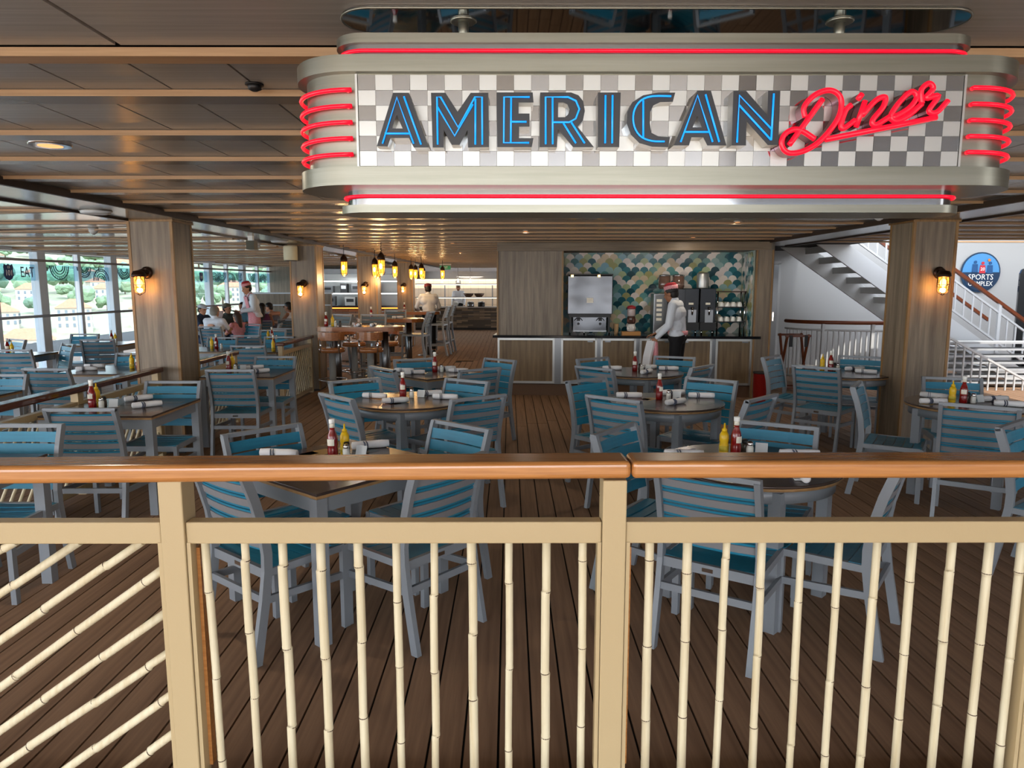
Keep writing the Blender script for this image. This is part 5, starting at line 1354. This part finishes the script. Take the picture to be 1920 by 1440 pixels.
# 1 waiter at the counter
J=stand(.10); J.update(elL=(-.25,.06,1.13),wrL=(-.22,.24,.94),elR=(.25,.16,1.13),wrR=(.19,.36,.985),hdR=(0.0,.09,-.03),hdL=(.0,.05,-.08),neck=(0,.055,1.45),head=(.0,.11,1.545))
def ex1(t,T,Rm,J):
    papercap(t,T,Rm)
    bm=new(); g=new()
    lathe(g,[(.135,.985),(.14,1.0),(.138,1.04)],20); obj('apron_waist_tie',g,pink,t)
    bm=new(); ribbon(bm,[(-.22,.31,.90),(-.23,.33,.80),(-.25,.35,.68),(-.26,.36,.56)],.15,.035,(.5,.8,0)); c=obj('towel',bm,cloth,t); 
    bm=new(); ribbon(bm,[(-.23,.25,.89),(-.24,.24,.76),(-.25,.23,.60)],.07,.03,(.5,.8,0)); obj('bundled_apron',bm,pink,t)
person('waiter in white shirt, black trousers and pink paper hat, standing at the counter',(2.36,10.02,0),62,J,skin2,whitesh,blackp,'long',(-12,0,-8),hairb,'short',.008,ex1,curl=(1.4,.35),palms=((1,0,0),(0,0,-1)),scale=1.0)
# 2 waiter with pink apron in the lounge
J=stand(.28); J.update(elL=(-.24,.14,1.14),elR=(.24,.16,1.14),wrL=(-.10,.36,1.10),wrR=(.06,.34,1.05),hdL=(.05,.08,.01),hdR=(-.06,.07,.02))
def ex2(t,T,Rm,J):
    papercap(t,T,Rm); apron_front(t,J,.52,1.40)
    obj('order_pad',B((-.06,.47,1.10),(.10,.15,.012),Euler((.3,0,.3))),mat('dark_leather','#2c1d1a',.5),t)
    obj('necktie',B((0,J['neck'][1]+.085,1.38),(.035,.012,.10)),mat('dark_tie','#2a2733',.6),t)
person('waiter in pink apron, white shirt and red-topped hat, taking an order in the lounge',(-5.50,15.6,0),130,J,skin,whitesh,blackp,'long',(-14,0,0),hairb,'short',.010,ex2,curl=(.9,.9),palms=((0,0,-1),(0,0,1)),scale=1.02)
# 3 far waiter from behind
J=stand(.22); J.update(elL=(-.28,.2,1.14),elR=(.28,.2,1.14),wrL=(-.2,.42,1.06),wrR=(.2,.42,1.06))
def ex3(t,T,Rm,J):
    M=Matrix.Translation(T((0,-.012,.05)))@Rm.to_4x4(); obj('dark_red_hat',lathe(new(),[(.09,0),(.095,.02),(.093,.08),(.05,.10)],16,(0,0,0),M),mat('maroon_cap','#64202c',.7),t)
    g=new(); lathe(g,[(.145,.98),(.15,1.0),(.146,1.03)],18); obj('apron_tie',g,mat('maroon_cap','#64202c',.7),t)
person('waiter in white shirt and dark red hat seen from behind, far down the aisle',(-1.98,17.7,0),15,J,skin2,whitesh,blackp,'long',(-10,0,0),hairb,'short',.013,ex3)
# 4 chef behind the buffet
J=stand(.05)
def ex4(t,T,Rm,J):
    M=Matrix.Translation(T((0,-.01,.06)))@Rm.to_4x4(); obj('chef_hat',lathe(new(),[(.085,0),(.088,.08),(.105,.14),(.10,.22),(.03,.24)],16,(0,0,0),M),capw,t)
person('chef in a tall white hat behind the far buffet',(-2.0,28.25,0),175,J,skin2,whitesh,blackp,'long',(0,0,0),hairb,'short',.016,ex4)
# seated guests
def seated(label,x,y,rz,skm,top,pants,sleeve='short',head=(0,0,0),hair=hairb,hairs='short',ex=None,upd=None,fem=False,sc_=1.0,z=-.02):
    J=sit()
    if upd: J.update(upd)
    return person(label,(x,y,z),rz,J,skm,top,pants,sleeve,head,hair,hairs,.012,ex,female=fem,scale=sc_)
jeans=mat('blue_jeans','#2e3f57',.9); khaki=mat('khaki_cloth','#b5aa94',.9)
def ballcap(m_,fw=1):
    def f(t,T,Rm,J):
        M=Matrix.Translation(T((0,-.008,.045)))@Rm.to_4x4(); o=obj('cap',lathe(new(),[(.088,0),(.090,.03),(.075,.065),(.03,.085),(.005,.088)],16,(0,0,0),M@Matrix.Diagonal((.95,1.1,1,1))),m_,t)
        obj('cap_peak',prism(new(),[(-.06,.07),(.06,.07),(.05,.15),(0,.17),(-.05,.15)],.0,.008,M),m_,t)
    return f
def exmenu(t,T,Rm,J):
    ballcap(mat('grey_cap_cloth','#b9c0c6',.8))(t,T,Rm,J); obj('menu',B((0.02,.40,.95),(.30,.01,.40),Euler((-.35,0,.0))),mat('menu_paper','#d9dce2',.7),t)
    g=new(); 
    for k in range(6): box(g,(0.02,.40-.006,.83+k*.045),(.2,.004,.006),Euler((-.35,0,0)))
    obj('menu_lines',g,mat('menu_ink','#6b7380',.8),t)
def exshirt(t,T,Rm,J):
    g=new()
    for dx,dz,s in ((0,0,.07),(.05,.01,.045),(-.05,-.01,.05),(.0,.04,.035)): ball(g,(dx,-.182,.80+dz),(s,.012,s*.6),10)
    obj('shirt_print',g,mat('palm_print','#4f6f64',.8),t)
    g=new(); ball(g,(0,-.178,.90),(.08,.012,.035),10); obj('shirt_print',g,mat('sunset_print','#d9a58c',.8),t)
def exglass(t,T,Rm,J):
    g=new()
    for s in (-1,1): ball(g,T((s*.032,.092,.012)),(.024,.008,.018),8,Rm.to_euler())
    obj('sunglasses',g,blackg,t)
ut={'wrL':(-.10,.36,.90),'wrR':(.12,.36,.90),'elL':(-.22,.16,.80),'elR':(.22,.16,.80)}
seated('man in grey baseball cap and navy shirt reading a large menu by the window',-6.75,15.8,250,skin,mat('navy_tee','#27384f',.85),jeans,head=(-8,0,0),ex=exmenu,upd=ut)
seated('grey-haired man in white printed shirt seated with his back to the viewer',-5.88,14.35,-8,skin,mat('white_tee','#dfe3ec',.85),khaki,hair=hairg,ex=exshirt,head=(0,0,-8))
seated('man in olive cap and dark shirt looking right at the guests table',-6.48,16.5,200,skin,mat('olive_dark_tee','#3a3b36',.85),jeans,head=(0,0,60),ex=ballcap(mat('olive_cap','#5d5a48',.8)))
seated('dark-haired guest half hidden behind the pink aproned waiter',-6.5,17.5,170,skin2,mat('teal_tee','#3a5a66',.85),jeans)
seated('child in pink leaning on the table in front of the waiter',-5.72,15.05,60,skin,pink,jeans,sc_=.88,hair=mat('brown_hair','#3f2b20',.6),hairs='long',fem=True)
seated('woman with long black hair and purple top seen from behind by the waiter',-5.75,16.7,20,skin2,mat('purple_top','#5c2c4f',.8),jeans,'none',hairs='long',fem=True)
seated('woman with short black hair in grey sleeveless top facing left',-5.95,18.1,75,skin,mat('grey_vest','#6a6874',.8),jeans,'none',fem=True,head=(-10,0,20),upd={'chest':(0,.0,.86),'neck':(0,.06,1.03),'head':(0,.12,1.13),'wrL':(-.10,.33,.84),'wrR':(.10,.33,.84)})
seated('woman with ponytail and sunglasses in a white sleeveless top facing left',-5.45,17.7,85,skin2,mat('white_vest','#e2e2e8',.8),mat('dark_skirt','#30303a',.9),'none',hairs='tail',fem=True,ex=exglass)
